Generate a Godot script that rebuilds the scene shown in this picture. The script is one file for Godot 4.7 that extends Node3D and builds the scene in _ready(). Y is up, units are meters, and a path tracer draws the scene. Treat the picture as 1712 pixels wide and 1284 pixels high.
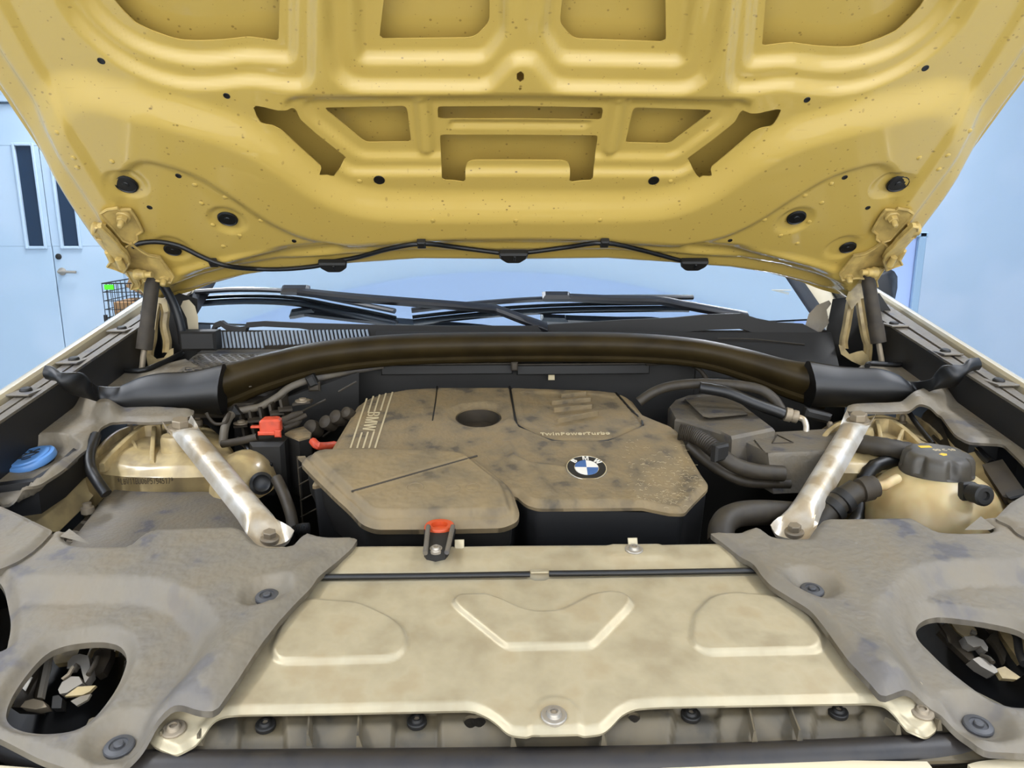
extends Node3D
# An open engine bay seen from just in front of the car.  y is up, metres; the car's long axis runs along -z, its middle is x = 0.

const EYE := Vector3(-0.062, 1.40, 0.0)     # where the photographer's phone was
const FOCAL := 1245.0                       # focal length in pixels of a 1712 x 1284 picture
var look := Basis(Vector3.UP, deg_to_rad(-2.5)) * Basis(Vector3.RIGHT, deg_to_rad(-12.5))
var M := {}
var used := {}

# ---------------------------------------------------------------- measuring: where the line of sight to a point of the photograph meets a known surface of the car
func sight(px: float, py: float) -> Vector3:
	return look * Vector3((px - 856.0) / FOCAL, (642.0 - py) / FOCAL, -1.0)

func at_z(px: float, py: float, dist: float) -> Vector3:
	var r := sight(px, py)
	return EYE + r * (-dist / r.z)

func at_y(px: float, py: float, h: float) -> Vector3:
	var r := sight(px, py)
	return EYE + r * ((h - EYE.y) / r.y)

func at_x(px: float, py: float, x: float) -> Vector3:
	var r := sight(px, py)
	return EYE + r * ((x - EYE.x) / r.x)

func on_plane(px: float, py: float, o: Vector3, n: Vector3) -> Vector3:
	var r := sight(px, py)
	return EYE + r * ((o - EYE).dot(n) / r.dot(n))

# ground-like planes y = h + k * (dist - d0), as [h, k, d0]
const DECK := [1.034, 0.14, 0.80]           # radiator panel
const RAIL := [1.164, 0.15, 1.16]           # fender ledge
const ENG := [1.046, 0.16, 0.86]            # engine cover
const AIR := [1.047, 0.20, 0.84]            # air box lid
func on(pl: Array, px: float, py: float, up := 0.0) -> Vector3:
	return on_plane(px, py, Vector3(0, pl[0] + up, -pl[2]), Vector3(0, 1, pl[1]))

func lift(pl: Array, x: float, z: float, up := 0.0) -> Vector3:
	return Vector3(x, pl[0] + pl[1] * (-z - pl[2]) + up, z)

func flat(pl: Array, pts: Array, up := 0.0) -> PackedVector2Array:      # outline in (x, z)
	var out := PackedVector2Array()
	for p in pts:
		var q := on(pl, p[0], p[1], up)
		out.append(Vector2(q.x, q.z))
	return out

# the open hood: o on its rear edge, t up along the panel, n out of the underside
const HO := Vector3(0, 1.3325, -1.36)
const HT := Vector3(0, 0.669, 0.743)
const HN := Vector3(0, -0.743, 0.669)
func hood_us(px: float, py: float, up := 0.0) -> Vector2:
	var q := on_plane(px, py, HO + HN * up, HN) - HO
	return Vector2(q.x, q.dot(HT))

func hood_pt(u: float, s: float, h := 0.0) -> Vector3:
	return HO + Vector3(u, 0, 0) + HT * s + HN * h

func hood_poly(pts: Array, up := 0.0) -> PackedVector2Array:
	var out := PackedVector2Array()
	for p in pts:
		out.append(hood_us(p[0], p[1], up))
	return out

# ---------------------------------------------------------------- shape helpers
func spline(pts: Array, per := 6, closed := false) -> Array:            # Catmull-Rom through Vector2 or Vector3 points
	var out := []
	var n := pts.size()
	for i in (n if closed else n - 1):
		var a = pts[posmod(i - 1, n)] if closed else pts[maxi(i - 1, 0)]
		var b = pts[i]
		var c = pts[posmod(i + 1, n)] if closed else pts[i + 1]
		var d = pts[posmod(i + 2, n)] if closed else pts[mini(i + 2, n - 1)]
		for k in per:
			out.append(b.cubic_interpolate(c, a, d, k / float(per)))
	if not closed:
		out.append(pts[n - 1])
	return out

func rounded(pts: PackedVector2Array, r: float, per := 4) -> PackedVector2Array:   # corners cut to short arcs
	var out := PackedVector2Array()
	var n := pts.size()
	for i in n:
		var p := pts[i]
		var a := pts[(i + n - 1) % n] - p
		var b := pts[(i + 1) % n] - p
		var k: float = minf(r, minf(a.length(), b.length()) * 0.45)
		var s := p + a.normalized() * k
		var e := p + b.normalized() * k
		for j in per + 1:
			var t := j / float(per)
			out.append(s.lerp(p, t).lerp(p.lerp(e, t), t))
	return out

func poly(pts: PackedVector2Array) -> Dictionary:
	var lo := pts[0]
	var hi := pts[0]
	for p in pts:
		lo = lo.min(p)
		hi = hi.max(p)
	return {"p": pts, "lo": lo, "hi": hi}

func sd(q: Vector2, s: Dictionary, far := 0.07) -> float:                # signed distance to a polygon, negative inside; cut off at far
	var lo: Vector2 = s.lo
	var hi: Vector2 = s.hi
	if q.x < lo.x - far or q.y < lo.y - far or q.x > hi.x + far or q.y > hi.y + far:
		return far
	var pts: PackedVector2Array = s.p
	var best := 1e9
	var inside := false
	var a := pts[pts.size() - 1]
	for b in pts:
		var e := b - a
		var w := q - a
		var t := clampf(w.dot(e) / maxf(e.length_squared(), 1e-12), 0.0, 1.0)
		best = minf(best, (w - e * t).length_squared())
		if (a.y > q.y) != (b.y > q.y) and q.x < (b.x - a.x) * (q.y - a.y) / (b.y - a.y) + a.x:
			inside = not inside
		a = b
	best = sqrt(best)
	return -best if inside else best

func near_line(q: Vector2, line: PackedVector2Array) -> float:           # distance to an open line
	var best := 1e9
	for i in line.size() - 1:
		var e := line[i + 1] - line[i]
		var w := q - line[i]
		var t := clampf(w.dot(e) / maxf(e.length_squared(), 1e-12), 0.0, 1.0)
		best = minf(best, (w - e * t).length_squared())
	return sqrt(best)

class Maker:                                 # collects faces (counter-clockwise seen from outside) and commits them as one mesh
	var v := PackedVector3Array()
	var f := PackedInt32Array()

	func tri(a: int, b: int, c: int):
		f.append_array([a, b, c])

	func quad(a: int, b: int, c: int, d: int):
		f.append_array([a, b, c, a, c, d])

	func add(points) -> int:
		var at := v.size()
		for p in points:
			v.append(p)
		return at

	func face_of(pts: PackedVector3Array, n: Vector3, at: int, turned: bool):
		var x := n.cross(Vector3.UP if absf(n.y) < 0.9 else Vector3.RIGHT).normalized()
		var y := n.cross(x)
		var flat := PackedVector2Array()
		for p in pts:
			flat.append(Vector2(p.dot(x), p.dot(y)))
		var t := Geometry2D.triangulate_polygon(flat)
		for i in range(0, t.size(), 3):
			var a := pts[t[i]]
			var b := pts[t[i + 1]]
			var c := pts[t[i + 2]]
			if ((b - a).cross(c - a).dot(n) < 0.0) != turned:
				tri(at + t[i], at + t[i + 2], at + t[i + 1])
			else:
				tri(at + t[i], at + t[i + 1], at + t[i + 2])

	func loft(rings: Array, cap_a := true, cap_b := true):       # rings of equally many points; orients itself outwards
		var n: int = rings[0].size()
		var at := []
		for r in rings:
			at.append(add(r))
		var mid := Vector3.ZERO
		for r in rings:
			for p in r:
				mid += p
		mid /= float(n * rings.size())
		var volume := 0.0
		var first := f.size()
		for i in rings.size() - 1:
			for k in n:
				var k2 := (k + 1) % n
				quad(at[i] + k, at[i] + k2, at[i + 1] + k2, at[i + 1] + k)
		for end in [0, 1]:
			if (cap_a if end == 0 else cap_b):
				var r: PackedVector3Array = PackedVector3Array(rings[0] if end == 0 else rings[-1])
				var m := Vector3.ZERO
				for k in n:
					m += (r[k]).cross(r[(k + 1) % n])
				if m.length() < 1e-12:
					continue
				m = m.normalized()
				face_of(r, m, add(r), end == 0)
		for i in range(first, f.size(), 3):
			volume += (v[f[i]] - mid).dot((v[f[i + 1]] - mid).cross(v[f[i + 2]] - mid))
		if volume < 0.0:
			for i in range(first, f.size(), 3):
				var s := f[i]
				f[i] = f[i + 1]
				f[i + 1] = s

	func tube(path: Array, radius, sides := 10, squash := 1.0, up := Vector3.ZERO):
		var rings := []
		var x := Vector3.ZERO
		for i in path.size():
			var t: Vector3 = (path[mini(i + 1, path.size() - 1)] - path[maxi(i - 1, 0)]).normalized()
			if up != Vector3.ZERO:
				x = t.cross(up).normalized()
			elif i == 0:
				x = t.cross(Vector3.UP if absf(t.y) < 0.9 else Vector3.RIGHT).normalized()
			else:
				x = (x - t * x.dot(t)).normalized()
			var y := t.cross(x)
			var r: float = radius[mini(i, radius.size() - 1)] if radius is Array else radius
			var ring := PackedVector3Array()
			for k in sides:
				var a := TAU * k / sides
				ring.append(path[i] + x * cos(a) * r + y * sin(a) * r * squash)
			rings.append(ring)
		loft(rings)

	func lathe(profile: Array, xf := Transform3D(), sides := 20):   # profile of Vector2(radius, height) round local y
		var rings := []
		for p in profile:
			var ring := PackedVector3Array()
			for k in sides:
				var a := TAU * k / sides
				ring.append(xf * Vector3(p.x * cos(a), p.y, p.x * sin(a)))
			rings.append(ring)
		loft(rings)

	func prism(outline: PackedVector2Array, depth: float, bevel: float, xf := Transform3D()):   # outline in local xy, from z = 0 to depth
		var n := outline.size()
		var area := 0.0
		for i in n:
			area += outline[i].cross(outline[(i + 1) % n])
		var rings := []
		for step in [[bevel, 0.0], [0.0, bevel], [0.0, depth - bevel], [bevel, depth]]:
			var ring := PackedVector3Array()
			for i in n:
				var a := (outline[i] - outline[(i + n - 1) % n]).normalized()
				var b := (outline[(i + 1) % n] - outline[i]).normalized()
				var inn := (Vector2(-a.y, a.x) + Vector2(-b.y, b.x)) * (1.0 if area > 0 else -1.0)
				var m := inn.normalized()
				var k := maxf(m.dot(Vector2(-b.y, b.x) * (1.0 if area > 0 else -1.0)), 0.5)
				var q: Vector2 = outline[i] + m * (step[0] / k)
				ring.append(xf * Vector3(q.x, q.y, step[1]))
			rings.append(ring)
		loft(rings)

	func box(size: Vector3, bevel := 0.0, xf := Transform3D()):     # centred
		var h := size / 2
		prism(PackedVector2Array([Vector2(-h.x, -h.y), Vector2(h.x, -h.y), Vector2(h.x, h.y), Vector2(-h.x, h.y)]), size.z, minf(bevel, size.z * 0.4), xf * Transform3D(Basis(), Vector3(0, 0, -h.z)))

	func hull(a: Array, b: Array):               # two outlines of equally many points joined to a solid
		loft([PackedVector3Array(a), PackedVector3Array(b)])

	func commit(angle := 38.0) -> ArrayMesh:     # splits normals at edges sharper than angle
		var limit := cos(deg_to_rad(angle))
		var fn := PackedVector3Array()
		var around := []
		around.resize(v.size())
		var weld := {}
		var id := PackedInt32Array()
		for i in v.size():
			var key := Vector3i((v[i] * 20000.0).round())
			if not weld.has(key):
				weld[key] = i
				around[i] = PackedInt32Array()
			id.append(weld[key])
		for i in range(0, f.size(), 3):
			var n := (v[f[i + 1]] - v[f[i]]).cross(v[f[i + 2]] - v[f[i]])
			fn.append(n)
			for k in 3:
				around[id[f[i + k]]].append(i / 3)
		var vv := PackedVector3Array()
		var nn := PackedVector3Array()
		for i in range(0, f.size(), 3):
			var own := fn[i / 3].normalized()
			for k in [0, 2, 1]:
				var sum := Vector3.ZERO
				for j in around[id[f[i + k]]]:
					if fn[j].normalized().dot(own) >= limit:
						sum += fn[j]
				vv.append(v[f[i + k]])
				nn.append(sum.normalized() if sum.length() > 1e-14 else own)
		var arr := []
		arr.resize(Mesh.ARRAY_MAX)
		arr[Mesh.ARRAY_VERTEX] = vv
		arr[Mesh.ARRAY_NORMAL] = nn
		var m := ArrayMesh.new()
		m.add_surface_from_arrays(Mesh.PRIMITIVE_TRIANGLES, arr)
		return m

# A pressed sheet: the region where inside(u, v) < 0, laid out by place(u, v), given a thickness, seen from side face.
func sheet(inside: Callable, lo: Vector2, hi: Vector2, step: float, place: Callable, face: Vector3, thick := 0.002, drop := Vector3.ZERO) -> ArrayMesh:
	if drop == Vector3.ZERO:
		drop = -face.normalized() * thick
	var nx := int(ceil((hi.x - lo.x) / step))
	var ny := int(ceil((hi.y - lo.y) / step))
	var val := PackedFloat32Array()
	for j in ny + 1:
		for i in nx + 1:
			var d: float = inside.call(lo + Vector2(i, j) * step)
			val.append(-1e-6 if absf(d) < 1e-6 else d)
	var uv := PackedVector2Array()
	var own := {}
	var tris := PackedInt32Array()
	var rim := []
	var corner := [Vector2i(0, 0), Vector2i(1, 0), Vector2i(1, 1), Vector2i(0, 1)]
	for j in ny:
		for i in nx:
			var ids := PackedInt32Array()
			var leave := -1
			var enter := -1
			for k in 4:
				var a: Vector2i = corner[k] + Vector2i(i, j)
				var b: Vector2i = corner[(k + 1) % 4] + Vector2i(i, j)
				var da := val[a.y * (nx + 1) + a.x]
				var db := val[b.y * (nx + 1) + b.x]
				if da < 0.0:
					var key := a.y * (nx + 1) + a.x
					if not own.has(key):
						own[key] = uv.size()
						uv.append(lo + Vector2(a) * step)
					ids.append(own[key])
				if (da < 0.0) != (db < 0.0):
					var ka := a.y * (nx + 1) + a.x
					var kb := b.y * (nx + 1) + b.x
					var key := -1 - (mini(ka, kb) * 2 + (0 if a.y == b.y else 1))
					if not own.has(key):
						own[key] = uv.size()
						uv.append((lo + Vector2(a) * step).lerp(lo + Vector2(b) * step, clampf(da / (da - db), 0.02, 0.98)))
					ids.append(own[key])
					if da < 0.0:
						leave = own[key]
					else:
						enter = own[key]
			for k in range(1, ids.size() - 1):
				tris.append_array([ids[0], ids[k], ids[k + 1]])
			if leave >= 0 and enter >= 0:
				rim.append([leave, enter])
	var p := PackedVector3Array()
	for q in uv:
		p.append(place.call(q))
	var n := PackedVector3Array()
	n.resize(p.size())
	var total := 0.0
	for i in range(0, tris.size(), 3):
		var c := (p[tris[i + 1]] - p[tris[i]]).cross(p[tris[i + 2]] - p[tris[i]])
		total += c.dot(face)
		for k in 3:
			n[tris[i + k]] += c
	var turn := total < 0.0
	for i in n.size():
		n[i] = n[i].normalized() * (-1.0 if turn else 1.0)
	var vv := p.duplicate()
	var nn := n.duplicate()
	var ff := PackedInt32Array()
	for i in range(0, tris.size(), 3):          # Godot's front faces run clockwise
		ff.append_array([tris[i], tris[i + 1], tris[i + 2]] if turn else [tris[i], tris[i + 2], tris[i + 1]])
	var below := vv.size()
	for i in p.size():
		vv.append(p[i] + drop)
		nn.append(-n[i])
	for i in range(0, tris.size(), 3):
		ff.append_array([below + tris[i], below + tris[i + 2], below + tris[i + 1]] if turn else [below + tris[i], below + tris[i + 1], below + tris[i + 2]])
	var side := {}
	for r in rim:
		var a: int = r[0]
		var b: int = r[1]
		var s := (p[b] - p[a]).cross(n[a]) * (-1.0 if turn else 1.0)
		for q in r:
			side[q] = side.get(q, Vector3.ZERO) + s.normalized()
	var at := {}
	for q in side:
		at[q] = vv.size()
		vv.append(vv[q])
		vv.append(vv[below + q])
		nn.append(side[q].normalized())
		nn.append(side[q].normalized())
	for r in rim:
		var a: int = at[r[0]]
		var b: int = at[r[1]]
		ff.append_array([a, b, b + 1, a, b + 1, a + 1] if not turn else [a, b + 1, b, a, a + 1, b + 1])
	var arr := []
	arr.resize(Mesh.ARRAY_MAX)
	arr[Mesh.ARRAY_VERTEX] = vv
	arr[Mesh.ARRAY_NORMAL] = nn
	arr[Mesh.ARRAY_INDEX] = ff
	var m := ArrayMesh.new()
	m.add_surface_from_arrays(Mesh.PRIMITIVE_TRIANGLES, arr)
	return m

func blend(a: float, b: float, x: float) -> float:
	var t := clampf((x - a) / (b - a), 0.0, 1.0)
	return t * t * (3.0 - 2.0 * t)

func facing(at: Vector3, y: Vector3, turn := 0.0) -> Transform3D:         # a frame at a point whose y axis is given
	y = y.normalized()
	var x := y.cross(Vector3.BACK if absf(y.z) < 0.9 else Vector3.UP).normalized()
	return Transform3D(Basis(x, y, x.cross(y)).rotated(y, turn), at)

func lying(at: Vector3, normal: Vector3, right: Vector3) -> Transform3D:  # a frame whose z is the normal and whose x runs along right
	var z := normal.normalized()
	var x := (right - z * right.dot(z)).normalized()
	return Transform3D(Basis(x, z.cross(x), z), at)

# ---------------------------------------------------------------- objects
func numbered(called: String) -> String:
	used[called] = used.get(called, -1) + 1
	return called if used[called] == 0 else "%s_%03d" % [called, used[called]]

func tag(o: Node, label: String, category: String, group := ""):
	o.set_meta("label", label)
	o.set_meta("category", category)
	if group:
		o.set_meta("group", group)
	return o

func thing(called: String, label: String, category: String, group := "") -> Node3D:
	var o := Node3D.new()
	o.name = numbered(called)
	add_child(o, true)
	return tag(o, label, category, group)

func part(called: String, m: Mesh, mat: Material, parent: Node3D, label := "") -> MeshInstance3D:
	var o := MeshInstance3D.new()
	o.name = called if parent != self else numbered(called)
	o.mesh = m
	o.material_override = mat
	parent.add_child(o, true)
	if label:
		o.set_meta("label", label)
	return o

func solo(called: String, m: Mesh, mat: Material, label: String, category: String, group := "") -> MeshInstance3D:
	return tag(part(called, m, mat, self), label, category, group)

func struct(called: String, m: Mesh, mat: Material, parent: Node3D = self) -> MeshInstance3D:
	var o := part(called, m, mat, parent)
	if parent == self:
		o.set_meta("kind", "structure")
	return o

func settle():                                # puts the origin of every thing at the middle of its foot
	for o in get_children():
		if o is Node3D and not o is MeshInstance3D and o.has_meta("category") and o.position == Vector3.ZERO and o.basis == Basis():
			var all := AABB()
			for c in o.get_children():
				if c is MeshInstance3D:
					var b: AABB = c.transform * c.mesh.get_aabb()
					all = b if all.size == Vector3.ZERO else all.merge(b)
			var foot := Vector3(all.get_center().x, all.position.y, all.get_center().z)
			o.position = foot
			for c in o.get_children():
				c.position -= foot

func block(size: Vector3, at: Vector3, bevel := 0.004, turn := Basis()) -> ArrayMesh:
	var m := Maker.new()
	m.box(size, bevel, Transform3D(turn, at))
	return m.commit()

func pipe(pts: Array, r, per := 6, sides := 12) -> ArrayMesh:
	var m := Maker.new()
	m.tube(spline(pts, per), r, sides)
	return m.commit(50)

func lines_of(text: String, size: float, depth: float, bold := false, font := "Droid Sans") -> TextMesh:
	var t := TextMesh.new()
	t.text = text
	var fnt := SystemFont.new()
	fnt.font_names = PackedStringArray([font])
	if bold:
		fnt.font_weight = 700
	t.font = fnt
	t.font_size = 64
	t.pixel_size = size / 48.0
	t.depth = depth
	return t

# ---------------------------------------------------------------- materials
func ramp_noise(seed_: int, freq: float, stops: Array, octaves := 4, kind := FastNoiseLite.TYPE_SIMPLEX_SMOOTH, px := 512) -> NoiseTexture2D:
	var n := FastNoiseLite.new()
	n.seed = seed_
	n.noise_type = kind
	n.frequency = freq
	n.fractal_octaves = octaves
	var t := NoiseTexture2D.new()
	t.width = px
	t.height = px
	t.seamless = true
	t.noise = n
	if stops:
		var g := Gradient.new()
		var offs := PackedFloat32Array()
		var cols := PackedColorArray()
		for s in stops:
			offs.append(s[0])
			cols.append(s[1])
		g.offsets = offs
		g.colors = cols
		t.color_ramp = g
	return t

func grain(seed_: int, freq: float, strength: float) -> NoiseTexture2D:
	var t := ramp_noise(seed_, freq, [], 3)
	t.as_normal_map = true
	t.bump_strength = strength
	return t

func flecks(seed_: int, count: int, small: float, big: float, ink: Color, px := 1024) -> ImageTexture:   # white with dark specks of dirt
	var rng := RandomNumberGenerator.new()
	rng.seed = seed_
	var img := Image.create(px, px, false, Image.FORMAT_RGB8)
	img.fill(Color.WHITE)
	for i in count:
		var c := Vector2(rng.randf() * px, rng.randf() * px)
		var r := lerpf(small, big, pow(rng.randf(), 3.0))
		var k := rng.randf_range(0.5, 1.0)
		for y in range(int(c.y - r) - 1, int(c.y + r) + 2):
			for x in range(int(c.x - r * 1.6) - 1, int(c.x + r * 1.6) + 2):
				var d := Vector2((x - c.x) / 1.6, y - c.y).length() - r
				if d < 0.7:
					var at := Vector2i(posmod(x, px), posmod(y, px))
					img.set_pixelv(at, img.get_pixelv(at).lerp(ink, k * clampf(0.7 - d, 0.0, 1.0)))
	img.generate_mipmaps()
	return ImageTexture.create_from_image(img)

func mat(called: String, c: Color, rough := 0.6, metal := 0.0, tex: Texture2D = null, scale := 3.0) -> StandardMaterial3D:
	var m := StandardMaterial3D.new()
	m.resource_name = called
	m.albedo_color = c
	m.roughness = rough
	m.metallic = metal
	if tex:
		m.albedo_texture = tex
		m.uv1_triplanar = true
		m.uv1_world_triplanar = true
		m.uv1_scale = Vector3.ONE * scale
	M[called] = m
	return m

func rub(m: StandardMaterial3D, normal: Texture2D, amount := 0.5):
	m.normal_enabled = true
	m.normal_texture = normal
	m.normal_scale = amount
	return m

# ---------------------------------------------------------------- the scene
func _ready():
	var cam := Camera3D.new()
	cam.name = "camera"
	cam.transform = Transform3D(look, EYE)
	cam.fov = rad_to_deg(2.0 * atan(642.0 / FOCAL))
	cam.near = 0.02
	cam.current = true
	add_child(cam)

	var env := Environment.new()
	env.tonemap_mode = Environment.TONE_MAPPER_LINEAR
	env.tonemap_exposure = 1.92
	env.background_mode = Environment.BG_SKY
	env.ambient_light_source = Environment.AMBIENT_SOURCE_SKY
	env.sdfgi_enabled = true
	env.ssao_enabled = true
	env.ssil_enabled = true
	var sm := ProceduralSkyMaterial.new()                # an even, bright overcast sky
	sm.sky_top_color = Color(0.95, 0.96, 0.975)
	sm.sky_horizon_color = Color(0.965, 0.97, 0.975)
	sm.ground_horizon_color = Color(0.86, 0.87, 0.86)
	sm.ground_bottom_color = Color(0.80, 0.80, 0.78)
	sm.energy_multiplier = 3.2
	sm.sun_angle_max = 0.0
	var sky := Sky.new()
	sky.sky_material = sm
	env.sky = sky
	var we := WorldEnvironment.new()
	we.name = "world"
	we.environment = env
	add_child(we)

	make_materials()
	build_hall()
	build_hood()
	build_front()
	build_covers()
	build_engine()
	build_towers()
	build_coolant_side()
	build_electrics_side()
	build_bulkhead()
	build_fenders()
	settle()

func make_materials():
	var dusty := ramp_noise(3, 0.012, [[0.25, Color(0.80, 0.78, 0.76)], [0.5, Color(0.93, 0.91, 0.88)], [0.75, Color(1.0, 0.98, 0.94)]])
	var fine := grain(5, 0.09, 3.0)
	var orange_peel := grain(9, 0.05, 1.2)
	# paint
	var m := mat("hood_paint", Color(0.765, 0.645, 0.315), 0.42, 0.0, flecks(21, 260, 0.5, 3.2, Color(0.33, 0.25, 0.12)), 2.6)
	m.clearcoat_enabled = true
	m.clearcoat = 1.0
	m.clearcoat_roughness = 0.06
	m = mat("bay_paint", Color(0.72, 0.65, 0.48), 0.45, 0.0, dusty, 4.0)
	m.clearcoat_enabled = true
	m.clearcoat = 0.5
	m.clearcoat_roughness = 0.2
	m = mat("body_paint", Color(0.80, 0.745, 0.62), 0.35, 0.0)
	m.clearcoat_enabled = true
	m.clearcoat = 1.0
	m.clearcoat_roughness = 0.05
	mat("hinge_paint", Color(0.78, 0.68, 0.41), 0.5, 0.0, dusty, 6.0)
	# metal
	var sheet_dust := ramp_noise(31, 0.01, [[0.15, Color(0.88, 0.85, 0.80)], [0.4, Color(0.95, 0.93, 0.89)], [0.62, Color(1.0, 0.98, 0.94)], [0.85, Color(0.96, 0.92, 0.86)]], 6, FastNoiseLite.TYPE_SIMPLEX_SMOOTH, 1024)
	rub(mat("silver_sheet", Color(0.72, 0.685, 0.59), 0.5, 0.45, sheet_dust, 1.2), fine, 0.06)
	rub(mat("brace_metal", Color(0.90, 0.88, 0.84), 0.38, 0.6, ramp_noise(33, 0.012, [[0.3, Color(0.80, 0.74, 0.64)], [0.55, Color(0.98, 0.97, 0.95)], [0.8, Color(1, 1, 1)]], 4), 3.0), fine, 0.15)
	mat("steel", Color(0.64, 0.61, 0.56), 0.45, 0.65)
	mat("slat_plastic", Color(0.52, 0.56, 0.60), 0.5)
	mat("bright_metal", Color(0.88, 0.88, 0.86), 0.25, 0.9)
	mat("dull_bolt", Color(0.55, 0.50, 0.42), 0.55, 0.4)
	# plastics
	var patch := ramp_noise(41, 0.006, [[0.16, Color(0.74, 0.76, 0.86)], [0.26, Color(0.93, 0.92, 0.92)], [0.55, Color(0.99, 0.97, 0.93)], [0.85, Color(1.0, 0.96, 0.89)]], 5, FastNoiseLite.TYPE_SIMPLEX_SMOOTH, 1024)
	rub(mat("cover_plastic", Color(0.46, 0.436, 0.39), 0.62, 0.0, patch, 1.7), fine, 0.3)
	rub(mat("grey_plastic", Color(0.40, 0.378, 0.338), 0.6, 0.0, patch, 2.6), fine, 0.3)
	var soil := ramp_noise(43, 0.008, [[0.14, Color(0.60, 0.60, 0.62)], [0.28, Color(0.86, 0.83, 0.78)], [0.58, Color(0.98, 0.93, 0.84)], [0.85, Color(1.0, 0.94, 0.82)]], 6, FastNoiseLite.TYPE_SIMPLEX_SMOOTH, 1024)
	rub(mat("engine_dust", Color(0.50, 0.455, 0.365), 0.75, 0.0, soil, 2.0), fine, 0.4)
	rub(mat("airbox_dust", Color(0.515, 0.47, 0.38), 0.72, 0.0, soil, 1.3), fine, 0.35)
	mat("engine_side", Color(0.075, 0.075, 0.078), 0.5)
	mat("black_plastic", Color(0.085, 0.076, 0.06), 0.62)
	mat("dusty_black", Color(0.22, 0.19, 0.14), 0.7, 0.0, dusty, 5.0)
	mat("strip_plastic", Color(0.37, 0.35, 0.30), 0.6, 0.0, soil, 2.5)
	mat("seal_rubber", Color(0.205, 0.17, 0.09), 0.5, 0.0, dusty, 2.0).metallic_specular = 0.3
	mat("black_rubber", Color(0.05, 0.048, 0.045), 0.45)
	mat("hose_rubber", Color(0.21, 0.185, 0.14), 0.6, 0.0, dusty, 8.0)
	mat("wiper_black", Color(0.09, 0.09, 0.10), 0.35)
	mat("bar_rubber", Color(0.16, 0.15, 0.15), 0.5, 0.0, soil, 3.0)
	# others
	m = mat("tank_plastic", Color(0.76, 0.70, 0.55), 0.38, 0.0, ramp_noise(51, 0.01, [[0.3, Color(0.86, 0.80, 0.68)], [0.6, Color(1, 0.98, 0.94)]], 3), 3.0)
	m.subsurf_scatter_enabled = true
	m.subsurf_scatter_strength = 0.25
	mat("blue_plastic", Color(0.36, 0.55, 0.78), 0.4)
	mat("red_plastic", Color(0.78, 0.29, 0.18), 0.5, 0.0, dusty, 6.0)
	mat("orange_plastic", Color(0.76, 0.29, 0.11), 0.45)
	mat("yellow_print", Color(0.86, 0.70, 0.12), 0.6)
	mat("pale_print", Color(0.72, 0.66, 0.52), 0.6)
	mat("white_print", Color(0.85, 0.83, 0.78), 0.4)
	mat("emblem_blue", Color(0.22, 0.36, 0.55), 0.3)
	mat("engraving", Color(0.26, 0.21, 0.13), 0.8)
	m = mat("windshield_glass", Color(0.93, 0.97, 1.0), 0.04, 1.0)
	# hall
	var streak := ramp_noise(61, 0.004, [[0.3, Color(0.95, 0.97, 0.98)], [0.7, Color(1, 1, 1)]], 3)
	mat("wall_paint", Color(0.665, 0.725, 0.785), 0.7, 0.0, streak, 0.5)
	mat("ceiling_paint", Color(0.84, 0.89, 0.98), 0.8)
	mat("cap_plastic", Color(0.29, 0.275, 0.245), 0.5, 0.0, dusty, 5.0)
	mat("ceiling_white", Color(0.94, 0.97, 0.99), 0.8)
	mat("clip_plastic", Color(0.27, 0.27, 0.275), 0.5)
	mat("door_paint", Color(0.67, 0.74, 0.80), 0.5, 0.0, streak, 0.5)
	mat("cabinet_paint", Color(0.66, 0.74, 0.90), 0.5)
	mat("trim_metal", Color(0.60, 0.70, 0.78), 0.4, 0.3)
	mat("floor_concrete", Color(0.62, 0.63, 0.64), 0.55, 0.0, streak, 0.4)
	mat("door_glass", Color(0.10, 0.17, 0.25), 0.08)
	mat("cardboard", Color(0.62, 0.48, 0.33), 0.85)
	mat("green_tag", Color(0.35, 0.92, 0.10), 0.6)
	m = mat("added_lamp_face", Color(1, 1, 1), 0.5)
	m.emission_enabled = true
	m.emission = Color(0.97, 0.98, 1.0)
	m.emission_energy_multiplier = 3.0

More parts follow.
